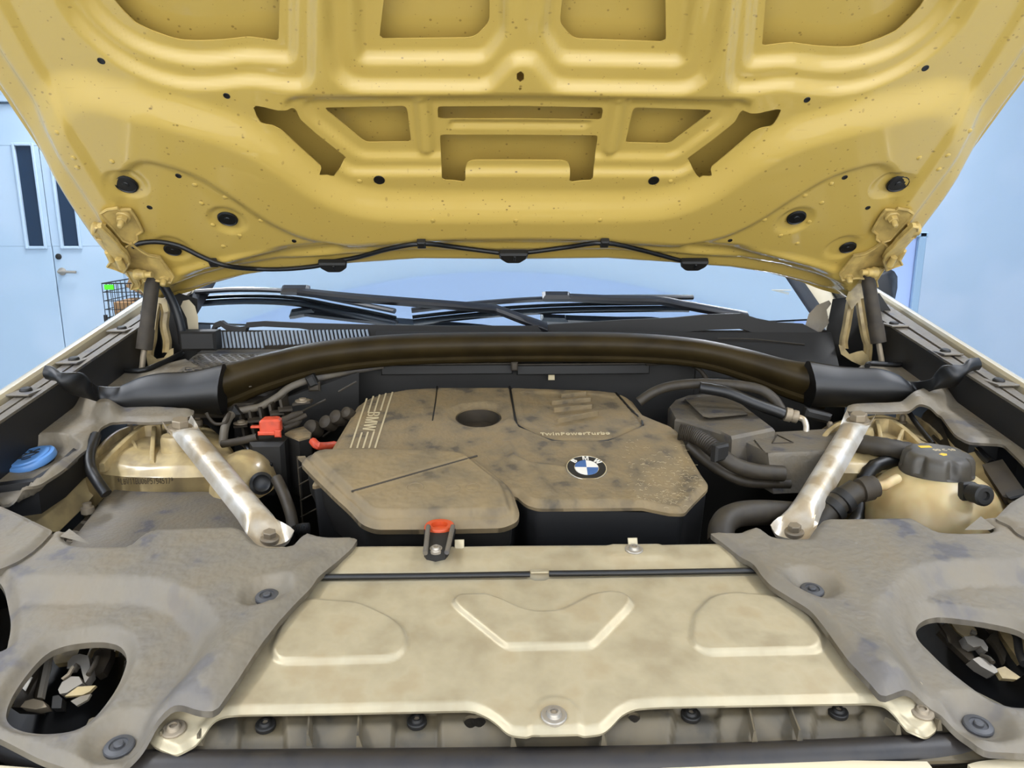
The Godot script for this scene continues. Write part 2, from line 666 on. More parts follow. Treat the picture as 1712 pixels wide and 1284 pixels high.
func build_hall():
	var x0 := -4.2
	var x1 := 4.2
	var zb := -5.3
	var zf := 3.4
	var top := 3.4
	struct("floor", block(Vector3(x1 - x0 + 0.4, 0.2, zf - zb + 0.4), Vector3((x0 + x1) / 2, -0.1, (zf + zb) / 2), 0.0), M.floor_concrete)
	struct("ceiling", block(Vector3(x1 - x0 + 0.4, 0.2, zf + 2.81), Vector3((x0 + x1) / 2, top + 0.1, (zf - 2.61) / 2 + 0.1), 0.0), M.ceiling_paint)
	struct("ceiling_rear", block(Vector3(x1 - x0 + 0.4, 0.2, -2.61 - zb + 0.2), Vector3((x0 + x1) / 2, top + 0.13, (zb - 2.61) / 2 - 0.1), 0.0), M.ceiling_white)  # unseen; whitened so the windshield reflects a brighter upper band
	struct("wall_left", block(Vector3(0.2, top, zf - zb), Vector3(x0 - 0.1, top / 2, (zf + zb) / 2), 0.0), M.wall_paint)
	struct("wall_right", block(Vector3(0.2, top, zf - zb), Vector3(x1 + 0.1, top / 2, (zf + zb) / 2), 0.0), M.wall_paint)
	struct("wall_back", block(Vector3(x1 - x0 + 0.4, top, 0.2), Vector3(0, top / 2, zb - 0.1), 0.0), M.wall_paint)
	# the front is one wide roller-door opening to the daylight behind the photographer
	var w := Maker.new()
	w.box(Vector3(0.5, top, 0.2), 0.0, Transform3D(Basis(), Vector3(x0 + 0.25, top / 2, zf + 0.1)))
	w.box(Vector3(0.5, top, 0.2), 0.0, Transform3D(Basis(), Vector3(x1 - 0.25, top / 2, zf + 0.1)))
	w.box(Vector3(x1 - x0, 0.3, 0.2), 0.0, Transform3D(Basis(), Vector3(0, top - 0.15, zf + 0.1)))
	struct("wall_front", w.commit(), M.wall_paint)
	struct("ground", block(Vector3(40, 0.2, 30), Vector3(0, -0.13, zf + 15.2), 0.0), M.floor_concrete)
	# double door, each leaf with a narrow pane
	var z := zb
	var a := at_z(65, 189, 5.28)
	var seam := at_z(90, 440, 5.26).x
	for k in 2:
		var left: float = seam - 0.62 if k == 0 else seam + 0.003
		var right: float = seam - 0.003 if k == 0 else seam + 0.45
		var px: Array = [[[25, 247], [48, 408]], [[91, 290], [118, 402]]][k]
		var p: Vector3 = at_z(px[0][0], px[0][1], 5.26)
		var q: Vector3 = at_z(px[1][0], px[1][1], 5.26)
		var wx: float = [(at_z(25, 247, 5.26).x + at_z(48, 408, 5.26).x) / 2, at_z(91, 290, 5.26).x][k]
		var ww := 0.105
		var y_hi := 1.87
		var y_lo := 1.22
		var h := 2.13
		var d := Maker.new()
		d.box(Vector3(right - left, y_lo, 0.04), 0.004, Transform3D(Basis(), Vector3((left + right) / 2, y_lo / 2, z + 0.02)))
		d.box(Vector3(right - left, h - y_hi, 0.04), 0.004, Transform3D(Basis(), Vector3((left + right) / 2, (h + y_hi) / 2, z + 0.02)))
		d.box(Vector3(wx - left, y_hi - y_lo, 0.04), 0.0, Transform3D(Basis(), Vector3((left + wx) / 2, (y_hi + y_lo) / 2, z + 0.02)))
		d.box(Vector3(right - wx - ww, y_hi - y_lo, 0.04), 0.0, Transform3D(Basis(), Vector3((right + wx + ww) / 2, (y_hi + y_lo) / 2, z + 0.02)))
		var leaf := struct("door_%d" % (k + 1), d.commit(), M.door_paint)
		var fr := Maker.new()
		for s in [-1, 1]:
			fr.box(Vector3(0.018, y_hi - y_lo + 0.036, 0.016), 0.003, Transform3D(Basis(), Vector3(wx + ww / 2 + s * (ww / 2 + 0.009), (y_hi + y_lo) / 2, z + 0.046)))
			fr.box(Vector3(ww, 0.018, 0.016), 0.003, Transform3D(Basis(), Vector3(wx + ww / 2, (y_hi + y_lo) / 2 + s * ((y_hi - y_lo) / 2 + 0.009), z + 0.046)))
		part("pane_frame", fr.commit(), M.door_paint, leaf)
		part("pane", block(Vector3(ww, y_hi - y_lo, 0.008), Vector3(wx + ww / 2, (y_hi + y_lo) / 2, z + 0.03), 0.0), M.door_glass, leaf)
		if k == 1:
			var hx := seam + 0.05
			var hd := Maker.new()
			hd.lathe([Vector2(0.026, 0), Vector2(0.026, 0.008), Vector2(0.012, 0.012), Vector2(0.010, 0.05)], Transform3D(Basis(Vector3.RIGHT, PI / 2), Vector3(hx, 1.05, z + 0.04)), 16)
			hd.tube([Vector3(hx, 1.05, z + 0.09), Vector3(hx + 0.06, 1.05, z + 0.092), Vector3(hx + 0.115, 1.048, z + 0.088)], 0.009, 10)
			part("handle", hd.commit(), M.steel, leaf)
			var lk := Maker.new()
			lk.lathe([Vector2(0.020, 0), Vector2(0.020, 0.006), Vector2(0.011, 0.009), Vector2(0.010, 0.014)], Transform3D(Basis(Vector3.RIGHT, PI / 2), Vector3(hx - 0.012, 1.15, z + 0.04)), 16)
			part("lock", lk.commit(), M.black_plastic, leaf)
	struct("trim_1", block(Vector3(1.25, 0.05, 0.07), Vector3(seam - 0.09, 2.165, z + 0.035)), M.door_paint)
	var cable := [Vector3(seam - 0.7, 2.24, z + 0.08), Vector3(seam - 0.3, 2.225, z + 0.08), Vector3(seam + 0.05, 2.20, z + 0.08), Vector3(seam + 0.5, 2.26, z + 0.08)]
	solo("wall_cable", pipe(cable, 0.006), M.black_rubber, "thin dark cable running along the wall above the double door", "cable")
	# added lamp panels, unseen, that brighten the hall and the rear ceiling
	for i in 2:
		for j in 3:
			var at := Vector3(-2.0 + 4.0 * i, top - 0.03, [1.8, -0.8, -4.5][j])
			var t := thing("added_ceiling_lamp", "added ceiling lamp panel %s, %s" % [["above the daylight opening", "above the engine bay", "above the rear wall"][j], ["on the double door side", "on the lavender cabinet side"][i]], "ceiling lamp", "added ceiling lamps")
			part("housing", block(Vector3(0.34, 0.05, 1.24), at, 0.006), M.trim_metal, t)
			part("diffuser", block(Vector3(0.30, 0.012, 1.20), at - Vector3(0, 0.028, 0), 0.002), M.added_lamp_face, t)
			var l := AreaLight3D.new()
			l.name = "added_lamp_light"
			l.area_size = Vector2(0.30, 1.20)
			l.area_normalize_energy = true
			l.light_energy = 3.0 if j < 2 else 5.0  # rear row boosted to brighten the ceiling mirrored in the glass
			l.light_color = Color(0.97, 0.98, 1.0)
			l.shadow_enabled = true
			l.position = at - Vector3(0, 0.05, 0)
			l.rotation = Vector3(-PI / 2, 0, 0)
			t.add_child(l, true)
	build_cart()
	build_cabinet()

func build_cart():
	var zc := 4.7
	var p := at_z(170, 474, zc)
	var q := at_z(262, 474, zc)
	var y1 := p.y
	var y0 := at_z(170, 532, zc).y
	var w := q.x - p.x
	var mid := Vector3((p.x + q.x) / 2, 0, -zc - 0.18)
	var t := thing("wire_trolley", "black wire basket trolley standing by the pale blue double door", "trolley")
	var b := Maker.new()
	var hw := w / 2
	for s in [-1, 1]:
		for k in 15:
			var x := lerpf(-hw, hw, k / 14.0)
			b.tube([mid + Vector3(x, y0, s * 0.18), mid + Vector3(x, y1, s * 0.18)], 0.0022, 5)
		for k in 7:
			var zz := lerpf(-0.18, 0.18, k / 6.0)
			b.tube([mid + Vector3(s * hw, y0, zz), mid + Vector3(s * hw, y1, zz)], 0.0022, 5)
	for k in 5:
		var y := lerpf(y0, y1, k / 4.0)
		var c := [mid + Vector3(-hw, y, -0.18), mid + Vector3(hw, y, -0.18), mid + Vector3(hw, y, 0.18), mid + Vector3(-hw, y, 0.18), mid + Vector3(-hw, y, -0.18)]
		for i in 4:
			b.tube([c[i], c[i + 1]], 0.004 if k in [0, 4] else 0.0025, 5)
	for k in 8:
		var x := lerpf(-hw, hw, k / 7.0)
		b.tube([mid + Vector3(x, y0, -0.18), mid + Vector3(x, y0, 0.18)], 0.0025, 5)
	part("basket", b.commit(), M.black_plastic, t)
	for s in [-1, 1]:
		for r in [-1, 1]:
			var g := Maker.new()
			g.tube([mid + Vector3(s * hw, 0.0, r * 0.18), mid + Vector3(s * hw, y0 + 0.02, r * 0.18)], 0.012, 8)
			part("leg", g.commit(), M.black_plastic, t)
	for k in 2:
		var e: Vector3 = at_z([174, 222][k], 479, zc - 0.01)
		part("price_tag", block(Vector3(0.055, 0.03, 0.006), Vector3(e.x + 0.03, e.y - 0.004, -zc + 0.012), 0.001), M.green_tag, t, "bright green tag")
	var c1 := Maker.new()
	c1.box(Vector3(w * 0.62, 0.10, 0.24), 0.004, Transform3D(Basis(Vector3.BACK, -0.5), mid + Vector3(0.06, y1 - 0.03, 0)))
	solo("cardboard_box", c1.commit(), M.cardboard, "brown cardboard box tilted across the top of the wire basket", "box")
	var c2 := Maker.new()
	c2.box(Vector3(w * 0.8, 0.09, 0.28), 0.004, Transform3D(Basis(Vector3.UP, 0.06), mid + Vector3(0, y0 + 0.05, 0)))
	solo("cardboard_box", c2.commit(), M.cardboard, "flat brown cardboard box lying in the bottom of the wire basket", "box")
	var c3 := Maker.new()
	c3.box(Vector3(0.16, 0.12, 0.12), 0.004, Transform3D(Basis(Vector3.BACK, 0.2), mid + Vector3(-0.02, y1 + 0.06, -0.08)))
	solo("cardboard_box", c3.commit(), M.cardboard, "small brown cardboard box standing above the rim of the wire basket", "box")

func build_cabinet():
	var zc := 4.4
	var p := at_z(1400, 388, zc)
	var q := at_z(1549, 388, zc)
	var t := thing("metal_cabinet", "tall pale lavender metal cabinet beside the fender on the coolant tank side", "cabinet")
	part("body", block(Vector3(q.x - p.x, p.y, 0.5), Vector3((p.x + q.x) / 2, p.y / 2, -zc - 0.26), 0.006), M.cabinet_paint, t)
	part("edge_strip", block(Vector3(0.045, p.y, 0.03), Vector3(q.x - 0.03, p.y / 2, -zc + 0.012), 0.006), M.trim_metal, t)
	part("top_rail", block(Vector3(q.x - p.x, 0.03, 0.03), Vector3((p.x + q.x) / 2, p.y - 0.015, -zc + 0.012), 0.005), M.trim_metal, t)

# ---------------------------------------------------------------- the raised hood
var hood_outer := {}
var hood_inner := {}
var hood_holes := []
var hood_rel := {}

func half_poly(pts: Array, close_mid := false) -> Dictionary:          # a shape drawn on the half with the blue cap, u <= 0
	var o := hood_poly(pts)
	return poly(o)

func prepare_hood():
	var edge := [[858, 428], [700, 427], [600, 434], [490, 446], [420, 460], [350, 480], [315, 494], [283, 503], [262, 500], [245, 490], [186, 427], [151, 385], [105, 318], [66, 262], [21, 196], [0, 164], [-60, 80], [-110, 0], [-190, -140]]
	var o := hood_poly(edge, -0.03)
	o[0].x = 0.0
	var full := PackedVector2Array()
	full.append_array(o)
	full.append(Vector2(-0.60, 0.98))
	for i in range(full.size() - 1, 0, -1):
		full.append(Vector2(-full[i].x, full[i].y))
	hood_outer = poly(full)
	var H := {}
	H.a = poly(rounded(hood_poly([[130, -150], [150, -40], [165, 0], [175, 21], [193, 42], [217, 65], [245, 77], [280, 88], [298, 91], [330, 91], [368, 88], [410, 82], [431, 84], [462, 88], [464, 0], [466, -150]]), 0.004))
	H.b = poly(rounded(hood_poly([[656, -150], [642, 0], [632, 84], [785, 82], [797, 78], [816, 58], [819, 49], [819, 0], [820, -150]]), 0.006))
	H.c = poly(rounded(hood_poly([[541, 191], [676, 188], [680, 193], [687, 248], [611, 249], [604, 244], [546, 197]]), 0.004))
	H.d = poly(rounded(hood_poly([[731, 189], [880, 188], [880, 210], [751, 210], [732, 210]]), 0.004))
	H.e = poly(rounded(hood_poly([[735, 236], [880, 236], [880, 274], [792, 274], [782, 277], [778, 286], [778, 305], [760, 302], [739, 301]]), 0.004))
	H.f = poly(hood_poly([[422, 179], [435, 180], [463, 186], [489, 186], [494, 191], [501, 207], [530, 232], [578, 269], [557, 296], [550, 292], [534, 290], [538, 279], [500, 246], [470, 219], [456, 212], [436, 209], [428, 196]]))
	hood_holes = [H.a, H.b, H.c, H.d, H.e, H.f]
	# pressed steps
	hood_rel.b1 = poly(rounded(hood_poly([[590, -150], [597, 60], [602, 106], [612, 111], [800, 110], [815, 104], [838, 74], [843, 60], [844, -150]]), 0.02))
	hood_rel.b2 = poly(rounded(hood_poly([[543, -150], [548, 80], [562, 128], [585, 145], [610, 149], [800, 149], [822, 143], [845, 116], [858, 104], [885, 101], [885, -150]]), 0.02))
	hood_rel.a1 = poly(rounded(hood_poly([[60, -150], [110, -20], [140, 30], [175, 66], [215, 92], [260, 108], [310, 117], [360, 115], [410, 107], [450, 109], [482, 112], [488, 100], [491, -150]]), 0.02))
	hood_rel.a2 = poly(rounded(hood_poly([[20, -150], [80, -20], [112, 40], [150, 80], [200, 117], [260, 142], [310, 151], [360, 148], [420, 139], [480, 147], [508, 146], [520, 130], [524, -150]]), 0.02))
	hood_rel.t2 = poly(rounded(hood_poly([[478, 174], [495, 166], [880, 163], [880, 289], [592, 290], [577, 284], [498, 216]]), 0.012))
	hood_rel.t1 = poly(rounded(hood_poly([[508, 180], [525, 174], [880, 172], [880, 268], [611, 268], [594, 262], [522, 206]]), 0.012))
	var sweep := spline([Vector2(70, 215), Vector2(96, 168), Vector2(140, 156), Vector2(200, 167), Vector2(300, 190), Vector2(400, 217), Vector2(470, 254), Vector2(540, 304), Vector2(610, 330), Vector2(700, 337), Vector2(885, 337)], 5)
	var low := []
	for q in sweep:
		low.append([q.x, q.y])
	low.append_array([[885, 480], [200, 520], [100, 400], [72, 300]])
	hood_rel.rear = poly(hood_poly(low))
	hood_rel.tri = poly(rounded(hood_poly([[235, 262], [300, 277], [340, 292], [390, 322], [450, 362], [510, 388], [580, 398], [560, 420], [300, 470], [215, 380], [190, 300]]), 0.03))
	hood_rel.lip = poly(hood_poly([[885, 388], [760, 389], [690, 392], [600, 398], [540, 400], [480, 407], [400, 430], [330, 452], [285, 475], [262, 520], [885, 520]]))
	hood_rel.tab = poly(rounded(hood_poly([[764, 312], [880, 312], [880, 300], [950, 280], [880, 270], [790, 270], [764, 300]]), 0.004))

func hood_h(u: float, s: float) -> float:                               # relief of the pressed inner panel, towards the underside
	var q := Vector2(-absf(u), s)
	var h := 0.0
	var d := sd(q, hood_rel.a1)
	h -= 0.011 * blend(0.008, -0.008, d)
	d = sd(q, hood_rel.a2)
	h -= 0.011 * blend(0.008, -0.008, d)
	d = sd(q, hood_rel.b1)
	h -= 0.011 * blend(0.008, -0.008, d)
	d = sd(q, hood_rel.b2)
	h -= 0.012 * blend(0.009, -0.009, d)
	d = sd(q, hood_rel.t1)
	h -= 0.006 * blend(0.006, -0.006, d)
	d = sd(q, hood_rel.t2)
	h -= 0.008 * blend(0.007, -0.007, d)
	d = sd(q, hood_rel.rear, 0.12)
	h += 0.022 * blend(0.030, -0.030, d)
	d = sd(q, hood_rel.tri)
	h -= 0.007 * blend(0.008, -0.010, d)
	d = sd(q, hood_rel.lip)
	h -= 0.024 * blend(0.010, -0.022, d)
	d = sd(q, hood_outer, 0.2)
	h += 0.006 * blend(-0.10, -0.085, d) - 0.012 * blend(-0.060, -0.045, d) - 0.012 * blend(-0.02, -0.004, d)
	# rib beside the middle openings and the bead under the wide one
	var a := hood_us(705, 178)
	var b := hood_us(712, 258)
	h += 0.006 * blend(0.013, 0.006, near_line(q, PackedVector2Array([a, b])))
	h -= 0.004 * blend(0.007, 0.002, near_line(q, PackedVector2Array([hood_us(758, 218), hood_us(885, 218)])))
	# seats of the big plugs
	for c in hood_plugs:
		h -= 0.004 * blend(0.034, 0.024, q.distance_to(c))
	return h - 0.02 * blend(-0.25, -0.75, u * 0.0 - absf(u))             # the panel falls a little towards its sides

var hood_plugs := []

func on_hood(px: float, py: float, up := 0.0) -> Vector3:               # the point of the pressed panel seen at a pixel
	var q := hood_us(px, py)
	for i in 4:
		q = hood_us(px, py, hood_h(q.x, q.y))
	return hood_pt(q.x, q.y, hood_h(q.x, q.y) + up)

func hood_normal(q: Vector2) -> Vector3:
	var e := 0.004
	var a := hood_pt(q.x + e, q.y, hood_h(q.x + e, q.y)) - hood_pt(q.x - e, q.y, hood_h(q.x - e, q.y))
	var b := hood_pt(q.x, q.y + e, hood_h(q.x, q.y + e)) - hood_pt(q.x, q.y - e, hood_h(q.x, q.y - e))
	var n := a.cross(b).normalized()
	return n if n.dot(HN) > 0 else -n

func build_hood():
	prepare_hood()
	for p in [[381, 364], [289, 416], [211, 306]]:
		hood_plugs.append(hood_us(p[0], p[1]))
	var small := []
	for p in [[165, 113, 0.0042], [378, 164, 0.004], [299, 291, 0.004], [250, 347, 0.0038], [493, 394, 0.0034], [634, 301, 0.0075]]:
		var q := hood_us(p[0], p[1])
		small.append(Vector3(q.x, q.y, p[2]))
	var slot_a := hood_us(870, 124)
	var slot_b := hood_us(870, 133)
	var dot := hood_us(870, 149)
	var t := thing("hood", "raised cream-painted hood with pressed inner panel and cut-outs seen from below", "hood")
	var cut := func(q: Vector2) -> float:
		var d := sd(q, hood_outer, 0.3) + 0.010
		var r := Vector2(-absf(q.x), q.y)
		for h in hood_holes:
			d = maxf(d, -sd(r, h, 0.03))
		for c in small:
			d = maxf(d, c.z - r.distance_to(Vector2(c.x, c.y)))
		var w: Vector2 = slot_b - slot_a
		var k := clampf((q - slot_a).dot(w) / w.length_squared(), 0, 1)
		d = maxf(d, 0.0048 - (q - slot_a - w * k).length())
		d = maxf(d, 0.003 - q.distance_to(dot))
		return d
	var lo: Vector2 = hood_outer.lo
	var hi: Vector2 = hood_outer.hi
	hi.y = minf(hi.y, 0.86)
	part("inner_panel", sheet(cut, lo, hi, 0.0048, func(q): return hood_pt(q.x, q.y, hood_h(q.x, q.y)), HN, 0.0016), M.hood_paint, t)
	var skin := func(q: Vector2) -> float: return sd(q, hood_outer, 0.3)
	part("outer_skin", sheet(skin, lo, hi, 0.012, func(q): return hood_pt(q.x, q.y, -0.046 + 0.020 * blend(-0.06, -0.005, sd(q, hood_outer, 0.2)) - 0.02 * absf(q.x)), HN, 0.0015), M.hood_paint, t)
	# black discs standing for the shade inside the small open bores
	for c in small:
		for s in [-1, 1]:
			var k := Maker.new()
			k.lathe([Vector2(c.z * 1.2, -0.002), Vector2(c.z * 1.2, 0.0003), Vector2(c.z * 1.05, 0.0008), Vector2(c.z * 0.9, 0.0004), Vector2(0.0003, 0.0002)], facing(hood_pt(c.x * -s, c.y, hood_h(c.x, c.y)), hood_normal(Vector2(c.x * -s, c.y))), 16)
			part("bore_shade", k.commit(), M.black_rubber, t)
	# rubber plugs
	for p in [[211, 306, 0.0185], [381, 364, 0.0165], [289, 416, 0.015], [1501, 305, 0.0185], [1331, 362, 0.0165], [1417, 412, 0.015]]:
		var at := on_hood(p[0], p[1], 0.002)
		var k := Maker.new()
		k.lathe([Vector2(p[2], 0), Vector2(p[2] * 0.97, 0.002), Vector2(p[2] * 0.86, 0.003), Vector2(p[2] * 0.80, 0.0018), Vector2(p[2] * 0.3, 0.0018), Vector2(p[2] * 0.26, 0.003), Vector2(0.001, 0.0032)], facing(at, HN), 24)
		part("rubber_plug", k.commit(), M.black_rubber, t)
	# weld nubs
	for p in [[95, 222], [123, 264], [129, 280], [187, 270], [326, 309], [337, 340], [376, 330], [356, 376], [401, 394], [436, 369], [373, 412], [601, 303], [724, 369], [862, 369], [1003, 368], [1121, 303], [1390, 307], [1346, 327], [1374, 339], [1353, 371], [1278, 368], [1305, 394], [1333, 407], [1537, 264], [1585, 260], [1570, 283], [1621, 219]]:
		var at := on_hood(p[0], p[1], -0.0004)
		var k := Maker.new()
		k.lathe([Vector2(0.0042, 0), Vector2(0.0040, 0.0012), Vector2(0.0024, 0.0020), Vector2(0.0004, 0.0021)], facing(at, HN), 12)
		part("weld_nub", k.commit(), M.hood_paint, t)
	# washer hose with three spray nozzles along the rear lip
	var hose := []
	for p in [[222, 408], [232, 400], [262, 398], [300, 405], [340, 424], [380, 438], [430, 444], [480, 444], [530, 439], [556, 432], [600, 424], [650, 408], [705, 401], [760, 407], [830, 416], [858, 417], [890, 415], [950, 407], [1010, 400], [1070, 412], [1130, 428], [1156, 433]]:
		hose.append(on_hood(p[0], p[1], 0.008))
	solo("washer_hose", pipe(hose, 0.0042, 4, 8), M.black_rubber, "thin black washer hose looping along the rear lip of the raised hood", "hose")
	for p in [[558, 433], [858, 417], [1158, 431]]:
		var at := on_hood(p[0], p[1], 0.006)
		var k := Maker.new()
		var xf := lying(at, HN, Vector3.RIGHT)
		k.prism(rounded(PackedVector2Array([Vector2(-0.026, 0.010), Vector2(0.026, 0.010), Vector2(0.024, -0.004), Vector2(0.012, -0.016), Vector2(-0.012, -0.016), Vector2(-0.024, -0.004)]), 0.004), 0.014, 0.003, xf)
		var which: String = {558: "black spray nozzle at the end of the hood lip near the blue cap side", 858: "black spray nozzle at the middle of the hood's rear lip", 1158: "black spray nozzle at the end of the hood lip near the coolant tank side"}[p[0]]
		var n := thing("spray_nozzle", which, "nozzle", "washer nozzles under the hood lip")
		part("housing", k.commit(), M.black_plastic, n)
		part("jet", block(Vector3(0.004, 0.012, 0.003), xf * Vector3(0.002, 0, 0.0145), 0.0008, xf.basis), M.black_rubber, n)
	for p in [[358, 433], [705, 401], [1010, 400]]:
		var at := on_hood(p[0], p[1], 0.008)
		solo("hose_clip", block(Vector3(0.014, 0.016, 0.011), at, 0.002, lying(at, HN, Vector3.RIGHT).basis), M.black_plastic, {358: "small black hose clip nearest the hinge on the blue cap side", 705: "small black hose clip between the end nozzle and the middle nozzle, blue cap side", 1010: "small black hose clip between the middle nozzle and the nozzle on the coolant tank side"}[p[0]], "clip", "hose clips under the hood lip")

# ---------------------------------------------------------------- fixings
func screw(called: String, at: Vector3, n: Vector3, r: float, m: Material, parent: Node3D, washer := 1.75):
	var k := Maker.new()
	var prof := [Vector2(r * washer, -0.002), Vector2(r * washer, 0.0012), Vector2(r * washer * 0.92, 0.0020), Vector2(r * 1.08, 0.0022), Vector2(r, 0.0030), Vector2(r * 0.98, r * 0.62), Vector2(r * 0.84, r * 0.84), Vector2(r * 0.56, r * 0.9), Vector2(r * 0.52, r * 0.55), Vector2(0.0002, r * 0.5)]
	k.lathe(prof, facing(at, n), 20)
	var o := part(called, k.commit(), m, parent)
	var star := PackedVector2Array()
	for i in 24:
		var a := TAU * i / 24.0
		var q := r * 0.44 * (1.0 + 0.18 * cos(6.0 * a))
		star.append(Vector2(cos(a), sin(a)) * q)
	var s := Maker.new()
	s.prism(star, 0.0006, 0.0001, lying(at + n.normalized() * r * 0.52, n, Vector3.RIGHT))
	part("socket", s.commit(), M.dull_bolt, o)

func hex_bolt(called: String, at: Vector3, n: Vector3, r: float, m: Material, parent: Node3D, turn := 0.2):
	var xf := lying(at, n, Vector3(cos(turn), 0, sin(turn)))
	var k := Maker.new()
	k.lathe([Vector2(r * 1.45, -0.003), Vector2(r * 1.45, 0.0025), Vector2(r * 1.3, 0.0040), Vector2(r * 0.9, 0.0042)], facing(at, n), 24)
	var hex := PackedVector2Array()
	for i in 6:
		hex.append(Vector2(cos(TAU * i / 6), sin(TAU * i / 6)) * r)
	k.prism(hex, r * 0.95, r * 0.10, xf * Transform3D(Basis(), Vector3(0, 0, 0.0038)))
	part(called, k.commit(30), m, parent)

func push_clip(at: Vector3, n: Vector3, r: float, parent: Node3D):
	var k := Maker.new()
	k.lathe([Vector2(r, -0.002), Vector2(r, 0.0010), Vector2(r * 0.93, 0.0020), Vector2(r * 0.62, 0.0028), Vector2(r * 0.58, 0.0016), Vector2(0.0003, 0.0014)], facing(at, n), 24)
	var o := part("push_clip", k.commit(), M.clip_plastic, parent)
	var p := Maker.new()
	p.lathe([Vector2(r * 0.34, 0.001), Vector2(r * 0.34, 0.0036), Vector2(r * 0.28, 0.0044), Vector2(0.0003, 0.0046)], facing(at, n), 18)
	part("clip_pin", p.commit(), M.clip_plastic, o)

const UPD := Vector3(0, 0.9903, 0.1386)       # normal of the deck

# ---------------------------------------------------------------- radiator panel, crossmember, lock carrier, front seal
func build_front():
	# silver panel with pressed emblems
	var o := poly(rounded(flat(DECK, [[470, 966], [900, 962], [1340, 955], [1500, 1090], [1560, 1150], [1575, 1196], [1540, 1215], [1512, 1198], [1492, 1176], [1462, 1169], [1330, 1171], [1110, 1175], [1062, 1178], [1040, 1188], [1022, 1208], [1008, 1220], [975, 1224], [890, 1226], [850, 1222], [833, 1205], [815, 1192], [790, 1181], [550, 1186], [400, 1188], [372, 1191], [352, 1200], [338, 1217], [322, 1226], [296, 1240], [250, 1222], [240, 1196], [330, 1130]]), 0.012, 3))
	var notch := poly(rounded(flat(DECK, [[885, 955], [918, 955], [919, 966], [912, 971], [893, 971], [886, 967]]), 0.002))
	var e1 := poly(rounded(flat(DECK, [[767, 997], [813, 996], [841, 1006], [872, 1021], [900, 1026], [935, 1024], [963, 1011], [988, 997], [1016, 992], [1041, 994], [1058, 1006], [1051, 1020], [995, 1078], [985, 1084], [848, 1085], [837, 1078], [767, 1021], [757, 1008]]), 0.006))
	var e2 := poly(rounded(flat(DECK, [[452, 1088], [463, 1106], [480, 1109], [550, 1109], [655, 1104], [673, 1094], [681, 1078], [676, 1055], [655, 1036], [600, 1010], [520, 1004], [494, 1012], [472, 1045]]), 0.01))
	var e3 := poly(rounded(flat(DECK, [[1155, 1070], [1164, 1086], [1182, 1094], [1360, 1091], [1373, 1083], [1376, 1066], [1350, 1028], [1320, 1008], [1290, 999], [1225, 993], [1188, 1000], [1160, 1030]]), 0.01))
	var boss := poly(rounded(flat(DECK, [[884, 1260], [887, 1190], [905, 1171], [928, 1165], [952, 1170], [969, 1188], [974, 1260]]), 0.01))
	var tilt := flat(DECK, [[240, 1196], [360, 1184], [338, 1260], [240, 1260]])
	var corner_l := poly(flat(DECK, [[200, 1150], [352, 1186], [334, 1230], [200, 1300]]))
	var corner_r := poly(flat(DECK, [[1490, 1172], [1620, 1130], [1640, 1260], [1512, 1205]]))
	var rel := func(q: Vector2) -> Vector3:
		var h := 0.0045 * blend(0.0024, -0.0024, sd(q, e1))
		h += 0.0040 * blend(0.0024, -0.0024, sd(q, e2)) + 0.0040 * blend(0.0024, -0.0024, sd(q, e3))
		h += 0.0022 * blend(0.003, -0.003, sd(q, boss))
		h -= 0.010 * blend(0.008, -0.012, sd(q, corner_l)) + 0.010 * blend(0.008, -0.012, sd(q, corner_r))
		h -= 0.004 * blend(-0.006, 0.0, sd(q, o)) 
		return lift(DECK, q.x, q.y, h)
	var t := thing("radiator_shroud", "dusty silver sheet-metal panel with pressed shapes in front of the engine", "panel")
	part("sheet", sheet(func(q): return maxf(sd(q, o), -sd(q, notch)), o.lo - Vector2(0.01, 0.01), o.hi + Vector2(0.01, 0.01), 0.0023, rel, Vector3.UP, 0.0018), M.silver_sheet, t)
	screw("screw", on(DECK, 926, 1197, 0.0026), UPD, 0.0062, M.steel, t)
	screw("screw", on(DECK, 291, 1220, -0.010), UPD, 0.0056, M.dull_bolt, t)
	screw("screw", on(DECK, 1541, 1191, -0.010), UPD, 0.0056, M.dull_bolt, t)
	# crossmember: a folded rail behind the panel
	var r := poly(flat(DECK, [[430, 909], [900, 907], [1300, 903], [1345, 950], [1345, 957], [900, 958], [430, 962]], 0.004))
	var pad := poly(rounded(flat(DECK, [[1020, 905], [1100, 904], [1110, 932], [1015, 933]], 0.004), 0.006))
	var tab1 := poly(rounded(flat(DECK, [[760, 900], [776, 900], [777, 917], [759, 917]], 0.004), 0.002))
	var rrel := func(q: Vector2) -> Vector3:
		var d := sd(q, r)
		var h := 0.004 - 0.006 * blend(-0.007, 0.0, d)
		h += 0.0016 * blend(0.002, -0.002, sd(q, pad))
		var k: float = blend(0.0, 1.0, (q.y + 0.765) / 0.03)
		return lift(DECK, q.x, q.y, h - 0.004 * k)
	t = thing("crossmember", "dusty silver crossmember rail running across behind the radiator panel", "rail")
	part("rail", sheet(func(q): return maxf(sd(q, r), -sd(q, tab1)), r.lo - Vector2(0.01, 0.01), r.hi + Vector2(0.01, 0.01), 0.004, rrel, Vector3.UP, 0.02, Vector3(0, -0.035, 0)), M.silver_sheet, t)
	part("tab", block(Vector3(0.011, 0.012, 0.002), on(DECK, 768, 911, 0.006), 0.0006, Basis(Vector3.RIGHT, -0.6)), M.silver_sheet, t)
	part("tab", block(Vector3(0.011, 0.012, 0.002), on(DECK, 1058, 908, 0.008), 0.0006, Basis(Vector3.RIGHT, -0.6)), M.silver_sheet, t)
	screw("screw", on(DECK, 1060, 919, 0.0055), UPD, 0.0058, M.steel, t)
